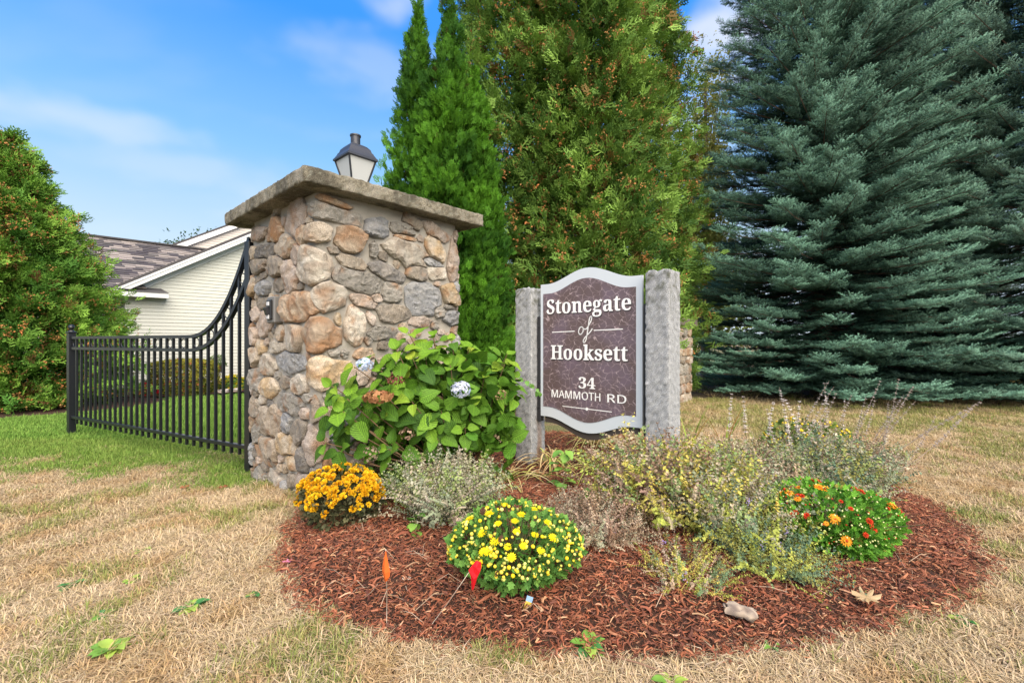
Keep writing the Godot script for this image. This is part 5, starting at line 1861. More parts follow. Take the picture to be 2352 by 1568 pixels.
	floret_ball(o, Vector3(-0.86, 0.42, -2.74), 0.055, 50, Color(0.2, 0.13, 0.09), Color(0.42, 0.33, 0.25), 5)
	floret_ball(o, Vector3(-0.08, 0.74, -3.08), 0.045, 50, Color(0.28, 0.16, 0.09), Color(0.42, 0.28, 0.18), 6)
	floret_ball(o, Vector3(-0.66, 0.52, -2.85), 0.05, 40, Color(0.3, 0.18, 0.12), Color(0.4, 0.28, 0.2), 7)


# ---------------------------------------------------------------- mums
func mum_leaf() -> ArrayMesh:
	var mb := MB.new()
	var pts := [Vector3(0, 0, 0), Vector3(0.2, 0.2, 0.02), Vector3(0.42, 0.3, -0.04), Vector3(0.28, 0.48, 0.03), Vector3(0.4, 0.7, -0.04), Vector3(0.2, 0.78, 0.0), Vector3(0, 1.05, -0.1)]
	for sd in [-1.0, 1.0]:
		for i in 6:
			var a: Vector3 = pts[i]
			var b: Vector3 = pts[i + 1]
			a.x *= sd
			b.x *= sd
			mb.tri(Vector3(0, 0.45, -0.06), a, b)
	return mb.flat()


func daisy(petals: int, rings: int, c_in: Color, c_out: Color, eye: Color, cup: float) -> ArrayMesh:
	var r := RandomNumberGenerator.new()
	r.seed = petals * 7 + rings
	var mb := MB.new()
	for q in rings:
		var l := 1.0 - 0.24 * q
		for k in petals:
			var a := TAU * (k + 0.5 * q) / petals + r.randfn(0, 0.05)
			var b := Basis(Vector3.UP, a)
			var y := cup * (0.1 + 0.25 * q) + r.randfn(0, 0.05)
			var w := 2.0 / petals * 1.25
			mb.tri3(b * Vector3(0.1, 0.02 + 0.06 * q, 0), b * Vector3(l * 0.65, y * 0.8, w * 0.7), b * Vector3(l * 0.65, y * 0.8, -w * 0.7), c_in, c_out, c_out)
			mb.tri3(b * Vector3(l * 0.65, y * 0.8, w * 0.7), b * Vector3(l, y, 0), b * Vector3(l * 0.65, y * 0.8, -w * 0.7), c_out, c_out, c_out)
	for k in 8:
		var a := TAU * k / 8.0
		var b := TAU * (k + 1) / 8.0
		mb.tri(Vector3(0, 0.22, 0), Vector3(cos(a) * 0.22, 0.14, sin(a) * 0.22), Vector3(cos(b) * 0.22, 0.14, sin(b) * 0.22), eye)
	return mb.flat()


func pompon(s: int) -> ArrayMesh:
	var r := RandomNumberGenerator.new()
	r.seed = s
	var mb := MB.new()
	for i in 46:
		var d := Vector3(r.randfn(0, 1), absf(r.randfn(0.3, 0.8)), r.randfn(0, 1)).normalized()
		var b := toward(d, r.randf() * TAU, 1.0)
		var k := r.randf_range(0.75, 1.1)
		var p := d * 0.35
		mb.quad(p + b.x * 0.16, p - b.x * 0.16, d * r.randf_range(0.8, 1.0) - b.x * 0.17, d * r.randf_range(0.85, 1.05) + b.x * 0.17, Color(k, k, k))
	return mb.flat()


func bud() -> ArrayMesh:
	var mb := MB.new()
	mb.lathe(Transform3D(), [Vector2(0, -0.5), Vector2(0.45, -0.2), Vector2(0.5, 0.1), Vector2(0.3, 0.42), Vector2(0, 0.5)], 7)
	return mb.smooth()


func mum(called: String, label: String, x: float, z: float, rad: float, high: float, foot: float, n: int, pal: Array, s: int) -> Node3D:
	var o := thing(called, label, "flowering plant", V(x, gh(x, z) + 0.01, z))
	var r := RandomNumberGenerator.new()
	r.seed = s
	var mb := MB.new()
	for i in 40:
		var d := Vector3(r.randfn(0, 0.5), 0, r.randfn(0, 0.5))
		mb.tube([d * 0.05, d * rad * 0.5 + Vector3(0, high * 0.5, 0), d * rad + Vector3(0, high * 0.85, 0)], [0.004, 0.003, 0.002], 3)
	part("stems", mb.flat(), mat(Color(0.1, 0.1, 0.04), 0.8), o)
	var w := []
	var t := []
	for i in n:
		var d := Vector3(r.randfn(0, 1), r.randf_range(-0.75, 1.0), r.randfn(0, 1)).normalized()
		var f := 1.0 - 0.45 * pow(r.randf(), 2.0)
		var p := dome(d, rad, high, foot) * Vector3(f, 1.0 if f > 0.9 else lerpf(1.0, f, 0.5), f)
		var dir := (d + Vector3(0, r.randf_range(-0.3, 0.9), 0) + Vector3(r.randfn(0, 0.4), r.randfn(0, 0.3), r.randfn(0, 0.4))).normalized()
		w.append(Transform3D(toward(dir, r.randf() * TAU, r.randf_range(0.022, 0.042)), p))
		var c: Color = (pal[0] as Color).lerp(pal[1], clampf(r.randf(), 0.0, 1.0))
		if r.randf() < 0.05:
			c = pal[2]
		t.append(vary(c, 0.12))
	scatter("foliage", mum_leaf(), leafy(0.35), w, t, o)
	return o


func dome(d: Vector3, rad: float, high: float, foot: float) -> Vector3:
	# a mound that narrows to its foot below the shoulder
	var y := high * (0.42 + 0.58 * d.y) if d.y > 0.0 else high * (0.42 + 0.5 * d.y)
	var q := Vector2(d.x, d.z)
	var k := sqrt(maxf(0.0, 1.0 - pow(maxf(d.y, 0.0), 2.2))) if d.y > 0.0 else lerpf(1.0, foot, clampf(-d.y * 1.25, 0.0, 1.0))
	var th := atan2(q.y, q.x)
	q = q.normalized() * rad * k * (1.0 + 0.07 * sin(2.0 * th + 1.3) + 0.05 * sin(5.0 * th)) if q.length() > 0.001 else q
	y *= 1.0 + 0.06 * sin(3.0 * th + 0.5) * k
	return Vector3(q.x, maxf(y, 0.012), q.y)


func mums() -> void:
	var r := RandomNumberGenerator.new()
	r.seed = 909
	var petal := leafy(0.45, 0.6, 0.3)
	# golden mum by the pillar
	var o := mum("golden_mum", "golden orange mum in full bloom in front of the pillar corner", -1.0, 2.66, 0.215, 0.3, 0.75, 1500, [Color(0.045, 0.055, 0.025), Color(0.14, 0.135, 0.07), Color(0.16, 0.1, 0.05)], 31)
	var pp := [pompon(1), pompon(2)]
	var gold := []
	for c in [Color(0.8, 0.47, 0.015), Color(0.76, 0.4, 0.012), Color(0.84, 0.55, 0.02)]:
		var m := leafy(0.4, 0.6, 0.3)
		m.albedo_color = (c as Color).linear_to_srgb()
		gold.append(m)
	var n := 0
	while n < 285:
		var d := Vector3(r.randfn(0, 1), r.randf_range(-0.12, 1.0), r.randfn(0, 1)).normalized()
		if d.y < -0.05 or d.y < 0.38 and r.randf() < 0.62:
			continue
		if d.z > 0.3 and d.y < 0.55 and d.x > -0.3 and d.x < 0.55 and r.randf() < 0.88:
			continue
		n += 1
		var p := dome(d, 0.225, 0.315, 0.8)
		var b := toward((d + Vector3(0, 0.7, 0) + Vector3(r.randfn(0, 0.25), 0, r.randfn(0, 0.25))).normalized(), r.randf() * TAU, r.randf_range(0.016, 0.026))
		part("flower", pp[n % 2], gold[r.randi() % 3], o, Transform3D(b, p))
	var gw := []
	var gt := []
	for i in 330:
		var d := Vector3(r.randfn(0, 1), r.randf_range(0.1, 1.0), r.randfn(0, 1)).normalized()
		if d.y < 0.3 and r.randf() < 0.6 or d.z > 0.4 and d.y < 0.45 and r.randf() < 0.8:
			continue
		gw.append(Transform3D(toward((d + Vector3(0, 0.5, 0)).normalized(), r.randf() * TAU, r.randf_range(0.01, 0.02)), dome(d, 0.222, 0.308, 0.8)))
		gt.append(Color(0.78, 0.44, 0.012).lerp(Color(0.5, 0.26, 0.03), pow(r.randf(), 2.0)))
	scatter("small_flowers", pp[0], leafy(0.4, 0.6, 0.3), gw, gt, o)
	# yellow mum in front
	o = mum("yellow_mum", "lemon yellow mum half in bud behind the red flag", 0.012, 1.99, 0.26, 0.305, 0.5, 2100, [Color(0.05, 0.14, 0.03), Color(0.16, 0.32, 0.06), Color(0.1, 0.05, 0.03)], 32)
	var yel := daisy(15, 3, Color(0.75, 0.55, 0.01), Color(0.82, 0.66, 0.015), Color(0.7, 0.48, 0.01), 0.5)
	var open_at := [[0.1, 0.9, 0.25], [-0.25, 0.75, 0.45], [-0.5, 0.6, 0.55], [0.12, 0.6, 0.75], [-0.1, 0.55, 0.75], [-0.42, 0.4, 0.8], [-0.52, 0.36, 0.8], [0.3, 0.7, 0.6], [0.38, 0.45, 0.75], [-0.35, 0.85, 0.2], [0.25, 0.9, 0.1], [0.02, 0.75, 0.55], [0.45, 0.75, 0.35], [-0.05, 0.42, 0.85], [-0.62, 0.1, 0.75], [0.55, 0.55, 0.55], [-0.15, 0.95, -0.1], [-0.6, 0.7, 0.1], [-0.3, 0.55, 0.7], [0.0, 0.9, 0.4]]
	for e in open_at:
		var d := Vector3(e[0], e[1], e[2]).normalized()
		part("flower", yel, petal, o, Transform3D(toward((d + Vector3(0, 0.9, 0.1)).normalized(), r.randf() * TAU, r.randf_range(0.018, 0.026)), dome(d, 0.268, 0.318, 0.55)))
	var w := []
	var t := []
	var bm := bud()
	var budm := leafy(0.2, 0.6, 0.3)
	for i in 520:
		var d := Vector3(r.randfn(0, 1), r.randf_range(-0.05, 1.0), r.randfn(0, 1)).normalized()
		w.append(Transform3D(toward((d + Vector3(0, 0.6, 0)).normalized(), 0, r.randf_range(0.009, 0.018)), dome(d, 0.266, 0.318, 0.55)))
		t.append(Color(0.8, 0.58, 0.02).lerp(Color(0.6, 0.62, 0.2), pow(r.randf(), 1.5)))
	scatter("buds", bm, budm, w, t, o)
	# orange red mum on the right
	o = mum("orange_mum", "bright green mum with orange red flowers at the right of the bed", 1.62, 2.36, 0.3, 0.28, 0.8, 3400, [Color(0.07, 0.2, 0.025), Color(0.18, 0.42, 0.045), Color(0.26, 0.24, 0.05)], 33)
	var ora := daisy(14, 3, Color(0.55, 0.05, 0.01), Color(0.8, 0.33, 0.02), Color(0.35, 0.02, 0.01), 0.4)
	var red := daisy(12, 3, Color(0.4, 0.015, 0.008), Color(0.55, 0.05, 0.012), Color(0.25, 0.01, 0.01), 0.9)
	for e in [[-0.33, 0.45, 0.75, 0], [-0.28, 0.02, 0.95, 0], [-0.72, 0.35, 0.45, 1], [0.12, 0.35, 0.8, 1], [0.7, 0.6, 0.35, 0], [0.78, 0.5, 0.3, 0], [0.85, 0.4, 0.35, 1], [0.9, 0.25, 0.35, 0], [0.38, 0.92, 0.1, 1], [0.42, 0.9, 0.2, 1], [-0.12, 0.95, 0.1, 0], [-0.05, 0.93, 0.15, 0], [-0.4, 0.9, -0.1, 1], [0.1, 0.95, -0.25, 1], [0.3, 0.93, -0.25, 1], [-0.55, 0.8, 0.1, 0], [-0.62, 0.75, 0.05, 0], [-0.7, 0.7, -0.1, 1], [-0.5, 0.75, 0.25, 1], [0.02, 0.95, -0.3, 1]]:
		var d := Vector3(e[0], e[1], e[2]).normalized()
		part("flower", ora if e[3] == 0 else red, petal, o, Transform3D(toward((d + Vector3(0, 0.5, 0.35)).normalized(), r.randf() * TAU, 0.028 if e[3] == 0 else 0.02), dome(d, 0.31, 0.29, 0.8)))
	for i in 34:
		var d := Vector3(r.randfn(0, 1), r.randf_range(0.25, 1.1), r.randfn(0, 1)).normalized()
		part("flower", red if i % 3 else ora, petal, o, Transform3D(toward((d + Vector3(0, 0.5, 0.2)).normalized(), r.randf() * TAU, r.randf_range(0.012, 0.02)), dome(d, 0.31, 0.292, 0.8)))
	w = []
	t = []
	for i in 420:
		var d := Vector3(r.randfn(0, 1), r.randf_range(-0.25, 1.0), r.randfn(0, 1)).normalized()
		w.append(Transform3D(toward((d + Vector3(0, 0.6, 0)).normalized(), 0, r.randf_range(0.006, 0.01)), dome(d, 0.312, 0.295, 0.8)))
		t.append(Color(0.6, 0.62, 0.28) if r.randf() < 0.78 else Color(0.42, 0.04, 0.015))
	scatter("buds", bm, budm, w, t, o)
	# small flowered mum half hidden at the back of the bed
	o = mum("button_mum", "small green mum with tiny yellow buttons at the back of the bed", 2.3, 3.55, 0.3, 0.42, 0.8, 1300, [Color(0.07, 0.13, 0.03), Color(0.2, 0.27, 0.06), Color(0.3, 0.25, 0.1)], 34)
	w = []
	t = []
	for i in 160:
		var d := Vector3(r.randfn(0, 1), r.randf_range(0.0, 1.0), r.randfn(0, 1)).normalized()
		w.append(Transform3D(toward(d, 0, r.randf_range(0.012, 0.02)), dome(d, 0.31, 0.44, 0.8)))
		t.append(Color(0.7, 0.5, 0.03))
	scatter("buds", bm, budm, w, t, o)


# ---------------------------------------------------------------- catmint and other perennials
func sprig(s: int, len: float, leaf_l: float, whorls: float, dryness: float) -> ArrayMesh:
	# an arching stem with pairs of small leaves and, above, whorls of dry calyces
	var r := RandomNumberGenerator.new()
	r.seed = s
	var mb := MB.new()
	var pts := []
	var bend := r.randf_range(0.1, 0.6)
	for i in 6:
		var t := i / 5.0
		pts.append(Vector3(bend * t * t * len, t * len * (1.0 - 0.12 * t), 0.03 * sin(t * 5.0) * len))
	for i in 5:
		var sd := Vector3(0.0011, 0, 0.0011)
		mb.quad(pts[i] - sd, pts[i] + sd, pts[i + 1] + sd, pts[i + 1] - sd, Color(0.5, 0.42, 0.35))
	for j in 4:
		var s0: Vector3 = (pts[2] as Vector3).lerp(pts[4], j / 3.0)
		var sb := Basis(Vector3.UP, r.randf() * TAU)
		var s1 := s0 + sb * Vector3(0.13, 0.16, 0) * r.randf_range(0.7, 1.3)
		mb.tri(s0, s0 + Vector3(0.0012, 0, 0.0012), s1, Color(0.5, 0.42, 0.35))
		for q in 9:
			var at := s0.lerp(s1, 0.25 + 0.09 * q)
			var b := toward(Vector3(r.randfn(0, 1), r.randfn(0.3, 0.7), r.randfn(0, 1)), r.randf() * TAU, leaf_l * r.randf_range(0.4, 0.85))
			var lc := Color(1, 1, 1) * r.randf_range(0.7, 1.2)
			mb.quad(at, at + b * Vector3(0.3, 0.5, 0.05), at + b * Vector3(0, 1, 0), at + b * Vector3(-0.3, 0.5, 0.05), lc)
	var y := 0.12
	while y < 1.0:
		var k := y * 5.0
		var i := mini(int(k), 4)
		var at: Vector3 = (pts[i] as Vector3).lerp(pts[i + 1], k - i)
		var turn := r.randf() * TAU
		if y < whorls:
			for q in 2:
				if r.randf() < dryness * 0.6:
					continue
				var b := Basis(Vector3.UP, turn + PI * q)
				var l := leaf_l * r.randf_range(0.6, 1.2) * (1.15 - 0.5 * y)
				var up := r.randf_range(-0.7, 0.9)
				var c := Color(1, 1, 1) * r.randf_range(0.8, 1.15)
				var w := l * 0.36
				mb.quad(at, at + b * Vector3(l * 0.5, l * 0.5 * up, w), at + b * Vector3(l, l * up - l * 0.15, 0), at + b * Vector3(l * 0.5, l * 0.5 * up, -w), c)
			y += r.randf_range(0.035, 0.06)
		else:
			for q in 6:
				var b := Basis(Vector3.UP, turn + TAU * q / 6.0)
				var l := 0.026 * r.randf_range(0.7, 1.2)
				mb.tri(at + b * Vector3(0, 0, 0.007), at + b * Vector3(0, 0, -0.007), at + b * Vector3(l, l * 0.8, 0), Color(1.3, 1.2, 1.15))
			y += r.randf_range(0.045, 0.075)
	return mb.flat()


func perennial(label: String, x: float, z: float, rad: float, high: float, n: int, pal: Array, s: int, group: String, lilac := 0.0, lean := Vector2.ZERO, spreading := 0.75) -> Node3D:
	var o := thing("catmint", label, "perennial", V(x, gh(x, z), z), group)
	var r := RandomNumberGenerator.new()
	r.seed = s
	var kinds := [sprig(s * 3, 1.0, 0.062, 0.75, 0.1), sprig(s * 3 + 1, 1.0, 0.055, 0.5, 0.3), sprig(s * 3 + 2, 1.0, 0.066, 0.9, 0.1)]
	# the sprigs are one metre long as built; here they are cut to the plant's height, their leaves kept small
	var sets := [[], [], []]
	var tints := [[], [], []]
	for i in int(n * 1.15):
		var a := r.randf() * TAU
		var q := sqrt(r.randf())
		var foot := Vector3(cos(a), 0, sin(a)) * rad * 0.6 * q
		var l := high * 1.2 * r.randf_range(0.6, 1.2) * (1.1 - 0.25 * q)
		var out := Vector3(cos(a), 0, sin(a)) * spreading * q * r.randf_range(0.5, 1.4) + Vector3(lean.x, 0, -lean.y)
		var y := (Vector3.UP + out + Vector3(r.randfn(0, 0.18), 0, r.randfn(0, 0.18))).normalized()
		var k := r.randi() % 3
		sets[k].append(Transform3D(toward(y, r.randf() * TAU, l), foot))
		var c: Color = pal[r.randi() % pal.size()]
		tints[k].append(vary(c, 0.2))
	var m := leafy(0.35, 0.75, 0.2)
	for k in 3:
		scatter("foliage", kinds[k], m, sets[k], tints[k], o)
	if lilac > 0.0:
		for i in int(lilac):
			var mb := MB.new()
			var a := r.randf() * TAU
			var p := Vector3(cos(a) * rad * r.randf(), high * r.randf_range(0.45, 0.95), sin(a) * rad * 0.8)
			for k in 14:
				var d := Vector3(r.randfn(0, 0.007), r.randf_range(-0.02, 0.025), r.randfn(0, 0.007))
				var b := toward(Vector3(r.randfn(0, 1), r.randfn(0, 0.5), r.randfn(0, 1)), 0, 0.007)
				mb.tri(p + d, p + d + b * Vector3(0.4, 1, 0), p + d + b * Vector3(-0.4, 1, 0), Color(0.3, 0.24, 0.52) * r.randf_range(0.8, 1.3))
			part("flower_spike", mb.flat(), m, o)
	return o


func stalk(s: int, len: float, part_from: float) -> ArrayMesh:
	var r := RandomNumberGenerator.new()
	r.seed = s
	var mb := MB.new()
	var pts := []
	var r0 := r.randf_range(-0.22, 0.22)
	var r1 := r.randf_range(-0.06, 0.06)
	for i in 6:
		var t := i / 5.0
		pts.append(Vector3(r0 * t * t, t, r1 * sin(t * 4.0)) * len)
	mb.tube(pts, [0.0035, 0.003, 0.0026, 0.0022, 0.0018, 0.001], 4, Color(0.3, 0.24, 0.2))
	var y := part_from
	while y < 1.0:
		var k := y * 5.0
		var i := mini(int(k), 4)
		var at: Vector3 = (pts[i] as Vector3).lerp(pts[i + 1], k - i)
		for q in 15:
			var b := Basis(Vector3.UP, TAU * q / 15.0 + r.randf())
			var l := r.randf_range(0.012, 0.026) * (1.25 - 0.6 * (y - part_from) / (1.0 - part_from))
			mb.tri(at + b * Vector3(0, 0, 0.0035), at + b * Vector3(0, 0, -0.0035), at + b * Vector3(l, l * r.randf_range(-0.3, 0.5), 0), Color(0.8, 0.74, 0.72) * r.randf_range(0.8, 1.15))
		y += 0.026 / len * r.randf_range(0.5, 1.6)
	return mb.flat()


func catmint() -> void:
	var grey := [Color(0.27, 0.31, 0.2), Color(0.4, 0.38, 0.27), Color(0.45, 0.38, 0.29), Color(0.3, 0.37, 0.13)]
	var yel := [Color(0.38, 0.42, 0.09), Color(0.55, 0.48, 0.12), Color(0.26, 0.36, 0.14), Color(0.45, 0.38, 0.25)]
	var teal := [Color(0.15, 0.23, 0.15), Color(0.2, 0.29, 0.15), Color(0.35, 0.35, 0.1)]
	var dry := [Color(0.38, 0.26, 0.19), Color(0.5, 0.39, 0.28), Color(0.26, 0.165, 0.11)]
	var g := "catmint clumps in the planting bed"
	perennial("grey green catmint clump between the golden mum and hydrangea", -0.4, 2.68, 0.27, 0.33, 330, grey, 11, g)
	perennial("yellowing catmint clump hiding the foot of the right granite post", 0.86, 2.7, 0.32, 0.42, 330, yel + dry, 12, g, 4)
	perennial("widest yellow green catmint clump with lilac blooms left of orange mum", 1.16, 2.5, 0.34, 0.36, 330, yel + grey, 13, g, 8)
	perennial("low catmint clump sprawling over mulch in front of the others", 0.76, 1.98, 0.2, 0.16, 110, [yel[0], yel[1], teal[1], dry[1]], 14, g, 2, Vector2(0.1, -0.3), 1.3)
	perennial("blue green catmint clump leaning toward the orange mum", 1.17, 2.1, 0.2, 0.24, 140, teal + [yel[0]], 15, g, 3, Vector2(0.3, -0.3), 1.1)
	perennial("brown withered catmint clump right of the yellow mum", 0.46, 2.42, 0.24, 0.22, 320, dry + [grey[1]], 16, g, 1, Vector2.ZERO, 1.2)
	perennial("pale catmint clump behind the right granite post beside the lilies", 1.8, 3.35, 0.42, 0.25, 380, grey + yel, 17, g, 2)
	perennial("dry brown catmint mass in the back of the bed", 1.5, 2.95, 0.36, 0.34, 480, dry + grey, 18, g, 2)
	perennial("tall grey seeding catmint clump under the spike stalks", 2.45, 3.45, 0.5, 0.31, 520, grey + dry, 19, g, 0)
	perennial("green catmint clump behind the orange mum", 2.05, 2.95, 0.34, 0.36, 380, teal + grey, 20, g, 0)
	# salvia stalks: [foot x, z, tip x, height]
	var o := thing("salvia", "tall pale grey salvia seed stalks fanning out at the back right", "perennial", V(2.4, 0.02, 3.45))
	var m := leafy(0.25, 0.8, 0.2)
	var list := [[2.1, 3.5, 2.1, 0.66], [2.15, 3.45, 2.25, 0.7], [2.2, 3.55, 2.38, 0.72], [2.3, 3.5, 2.48, 0.62], [2.25, 3.4, 2.15, 0.6], [2.55, 3.45, 2.75, 0.72], [2.6, 3.4, 2.95, 0.68], [2.6, 3.5, 3.1, 0.66], [2.65, 3.4, 3.3, 0.6], [2.7, 3.4, 3.45, 0.52], [2.35, 3.5, 2.6, 0.6], [2.0, 3.6, 1.95, 0.58], [2.45, 3.5, 2.55, 0.56], [2.6, 3.35, 2.9, 0.5], [1.7, 3.6, 1.66, 0.62], [1.9, 3.65, 1.85, 0.6], [2.0, 3.45, 2.03, 0.5], [2.7, 3.3, 3.15, 0.42], [2.2, 3.4, 2.32, 0.58], [2.28, 3.55, 2.2, 0.55], [2.35, 3.45, 2.44, 0.68], [2.5, 3.5, 2.68, 0.6], [2.55, 3.35, 2.85, 0.62], [2.62, 3.5, 2.82, 0.55], [2.1, 3.4, 2.0, 0.5], [2.65, 3.45, 3.02, 0.56]]
	for i in list.size():
		var e: Array = list[i]
		var d := Vector3(e[2] - e[0], e[3] + 0.07, 0.05)
		part("flower_stalk", stalk(700 + i, d.length(), 0.55), m, o, Transform3D(toward(d, float(i), 1.0), V(e[0] - 2.4, 0.0, e[1] - 3.45)))
	# fine bare twigs lying through the bed
	rng.seed = 77
	var mb := MB.new()
	for i in 150:
		var x := rng.randf_range(-0.9, 2.2)
		var z := rng.randf_range(1.75, 3.1)
		if bed_d(x, z) < 0.08:
			continue
		var a := rng.randf() * TAU
		var l := rng.randf_range(0.06, 0.2)
		var p := V(x, gh(x, z) + 0.03, z)
		var d := Vector3(cos(a), 0, sin(a)) * l
		mb.tube([p, p + d * 0.5 + Vector3(0, rng.randf_range(0.005, 0.05), 0), p + d + Vector3(0, rng.randf_range(0, 0.03), 0)], [0.0014, 0.0012, 0.0007], 3, Color(0.38, 0.28, 0.2) * rng.randf_range(0.6, 1.2))
	var tw := solo("twigs", mb.flat(), mat(Color.WHITE, 0.85, true), "thin bare brown twigs scattered over the bark mulch", "twigs")
	tw.set_meta("kind", "stuff")


func strap(mb: MB, at: Vector3, dir: Vector3, l: float, h: float, w: float, c: Color) -> void:
	var side := Vector3(-dir.z, 0, dir.x).normalized() * w / 2.0
	var prev := []
	for i in 8:
		var t := i / 7.0
		var p := at + dir * l * t + Vector3(0, h * 4.0 * t * (1.0 - t) * (1.0 - 0.25 * t) + (0.0 if t < 0.7 else -0.0), 0)
		var s := side * (1.0 - pow(t, 3.0) * 0.92) * (0.6 + 0.8 * minf(t * 3.0, 0.5))
		var q := [p - s, p + Vector3(0, -w * 0.25, 0), p + s]
		if i > 0:
			mb.quad(prev[0], prev[1], q[1], q[0], c)
			mb.quad(prev[1], prev[2], q[2], q[1], c)
		prev = q


func daylilies() -> void:
	var r := RandomNumberGenerator.new()
	r.seed = 515
	var m := leafy(0.4, 0.6, 0.3)
	var gone := [Color(0.52, 0.47, 0.18), Color(0.58, 0.47, 0.26), Color(0.34, 0.4, 0.1), Color(0.45, 0.3, 0.15)]
	# [x, z, leaves, length, height, label]
	for e in [[0.35, 3.75, 62, 0.42, 0.12, "flopped yellow daylily clump under the sign's left half"], [0.85, 4.55, 50, 0.42, 0.14, "flopped yellow daylily clump on the mulch behind the sign"], [0.78, 3.55, 66, 0.42, 0.12, "flopped yellow daylily clump under the sign's right half"], [-0.02, 3.35, 40, 0.34, 0.08, "dry tan daylily clump in front of the left granite post"], [1.5, 3.75, 46, 0.4, 0.2, "pale green daylily clump just right of the right granite post"]]:
		var o := thing("daylily", e[5], "daylily", V(e[0], gh(e[0], e[1]) + 0.015, e[1]), "withering daylilies round the sign")
		for i in e[2]:
			var a := r.randf() * TAU
			var mb := MB.new()
			strap(mb, Vector3(r.randfn(0, 0.06), 0, r.randfn(0, 0.06)), Vector3(cos(a), 0, sin(a)), e[3] * r.randf_range(0.5, 1.15), e[4] * r.randf_range(0.3, 1.3), r.randf_range(0.008, 0.018), vary(gone[r.randi() % 4], 0.15))
			part("leaf", mb.flat(), m, o)
	for e in [[1.42, 3.62, "young upright iris with yellow orange blades right of the granite post", 6], [1.72, 3.66, "leafy upright iris with reddish blades left of the salvia stalks", 8]]:
		var o := thing("iris", e[2], "iris", V(e[0], gh(e[0], e[1]) + 0.01, e[1]))
		for i in e[3]:
			var a := r.randf() * TAU
			var d := Vector3(cos(a), 0, sin(a) * 0.6)
			var mb := MB.new()
			var h := r.randf_range(0.48, 0.74)
			var c := Color(0.33, 0.5, 0.06) if r.randf() < 0.65 else Color(0.5, 0.24, 0.06)
			var sd := Vector3(-d.z, 0, d.x) * 0.015
			var prev := [sd, -sd]
			for k in 5:
				var t := (k + 1) / 5.0
				var p := d * 0.2 * t * t + Vector3(0, h * t * (1.0 - 0.12 * t), 0)
				var q := [p + sd * (1.0 - t * 0.97), p - sd * (1.0 - t * 0.97)]
				mb.quad(prev[0], prev[1], q[1], q[0], c)
				prev = q
			part("blade", mb.flat(), m, o)
	# bright broad-leaved seedlings coming up through the bed: [x, z, height, leaves]
	var shape := big_leaf(900, 0.2, 0.3, 0.1)
	var mats := []
	for c in [Color(0.12, 0.27, 0.05), Color(0.2, 0.37, 0.06)]:
		var q := leafy(0.4, 0.5, 0.4)
		q.albedo_color = (c as Color).linear_to_srgb()
		mats.append(q)
	for e in [[0.36, 3.2, 0.3, 16, "bright green seedling with drooping leaves in front of the left granite post"], [0.75, 3.15, 0.3, 18, "bright green leafy seedling under the middle of the sign"], [0.5, 2.8, 0.16, 12, "light green seedling just behind the yellow mum"], [-0.53, 2.42, 0.12, 7, "small green sprout in the mulch left of the yellow mum"]]:
		var o := thing("seedling", e[4], "seedling", V(e[0], gh(e[0], e[1]), e[1]))
		var mb := MB.new()
		mb.tube([Vector3.ZERO, Vector3(0.02, e[2] * 0.5, 0), Vector3(0.01, e[2], 0.02)], [0.003, 0.003, 0.002], 4)
		part("stem", mb.flat(), mat(Color(0.2, 0.2, 0.08), 0.8), o)
		for i in e[3]:
			var t: float = (i + 1.0) / e[3]
			var a := r.randf() * TAU
			var y := Vector3(cos(a), r.randf_range(-0.5, 0.6), sin(a)).normalized()
			var x := y.cross(Vector3.UP).normalized()
			var s := r.randf_range(0.07, 0.12)
			part("leaf", shape, mats[r.randi() % 2], o, Transform3D(Basis(x * s, y * s, x.cross(y) * s), Vector3(0.01, e[2] * t, 0) + y * 0.05 * r.randf()))
	# woodbine strand crossing the left granite post
	var o := thing("vine", "thin vine with small green leaves reaching across the left granite post", "vine", V(0.0, 0.75, 3.45))
	var mb := MB.new()
	var path := [Vector3(-0.1, 0.1, 0.0), Vector3(0.02, 0.06, -0.05), Vector3(0.1, 0.05, -0.12), Vector3(0.19, -0.02, -0.22), Vector3(0.235, -0.07, -0.26)]
	mb.tube(path, [0.003, 0.003, 0.002, 0.002, 0.001], 4)
	part("stem", mb.flat(), mat(Color(0.2, 0.17, 0.07), 0.8), o)
	for i in 12:
		var t := i / 11.0 * 3.99
		var p: Vector3 = (path[int(t)] as Vector3).lerp(path[int(t) + 1], t - int(t))
		var y := Vector3(r.randfn(0, 0.7), r.randfn(-0.4, 0.6), r.randfn(0.4, 0.4)).normalized()
		var x := y.cross(Vector3(0, 0.3, 1)).normalized()
		var s := r.randf_range(0.035, 0.06)
		part("leaf", shape, mats[0], o, Transform3D(Basis(x * s, y * s, x.cross(y) * s), p))


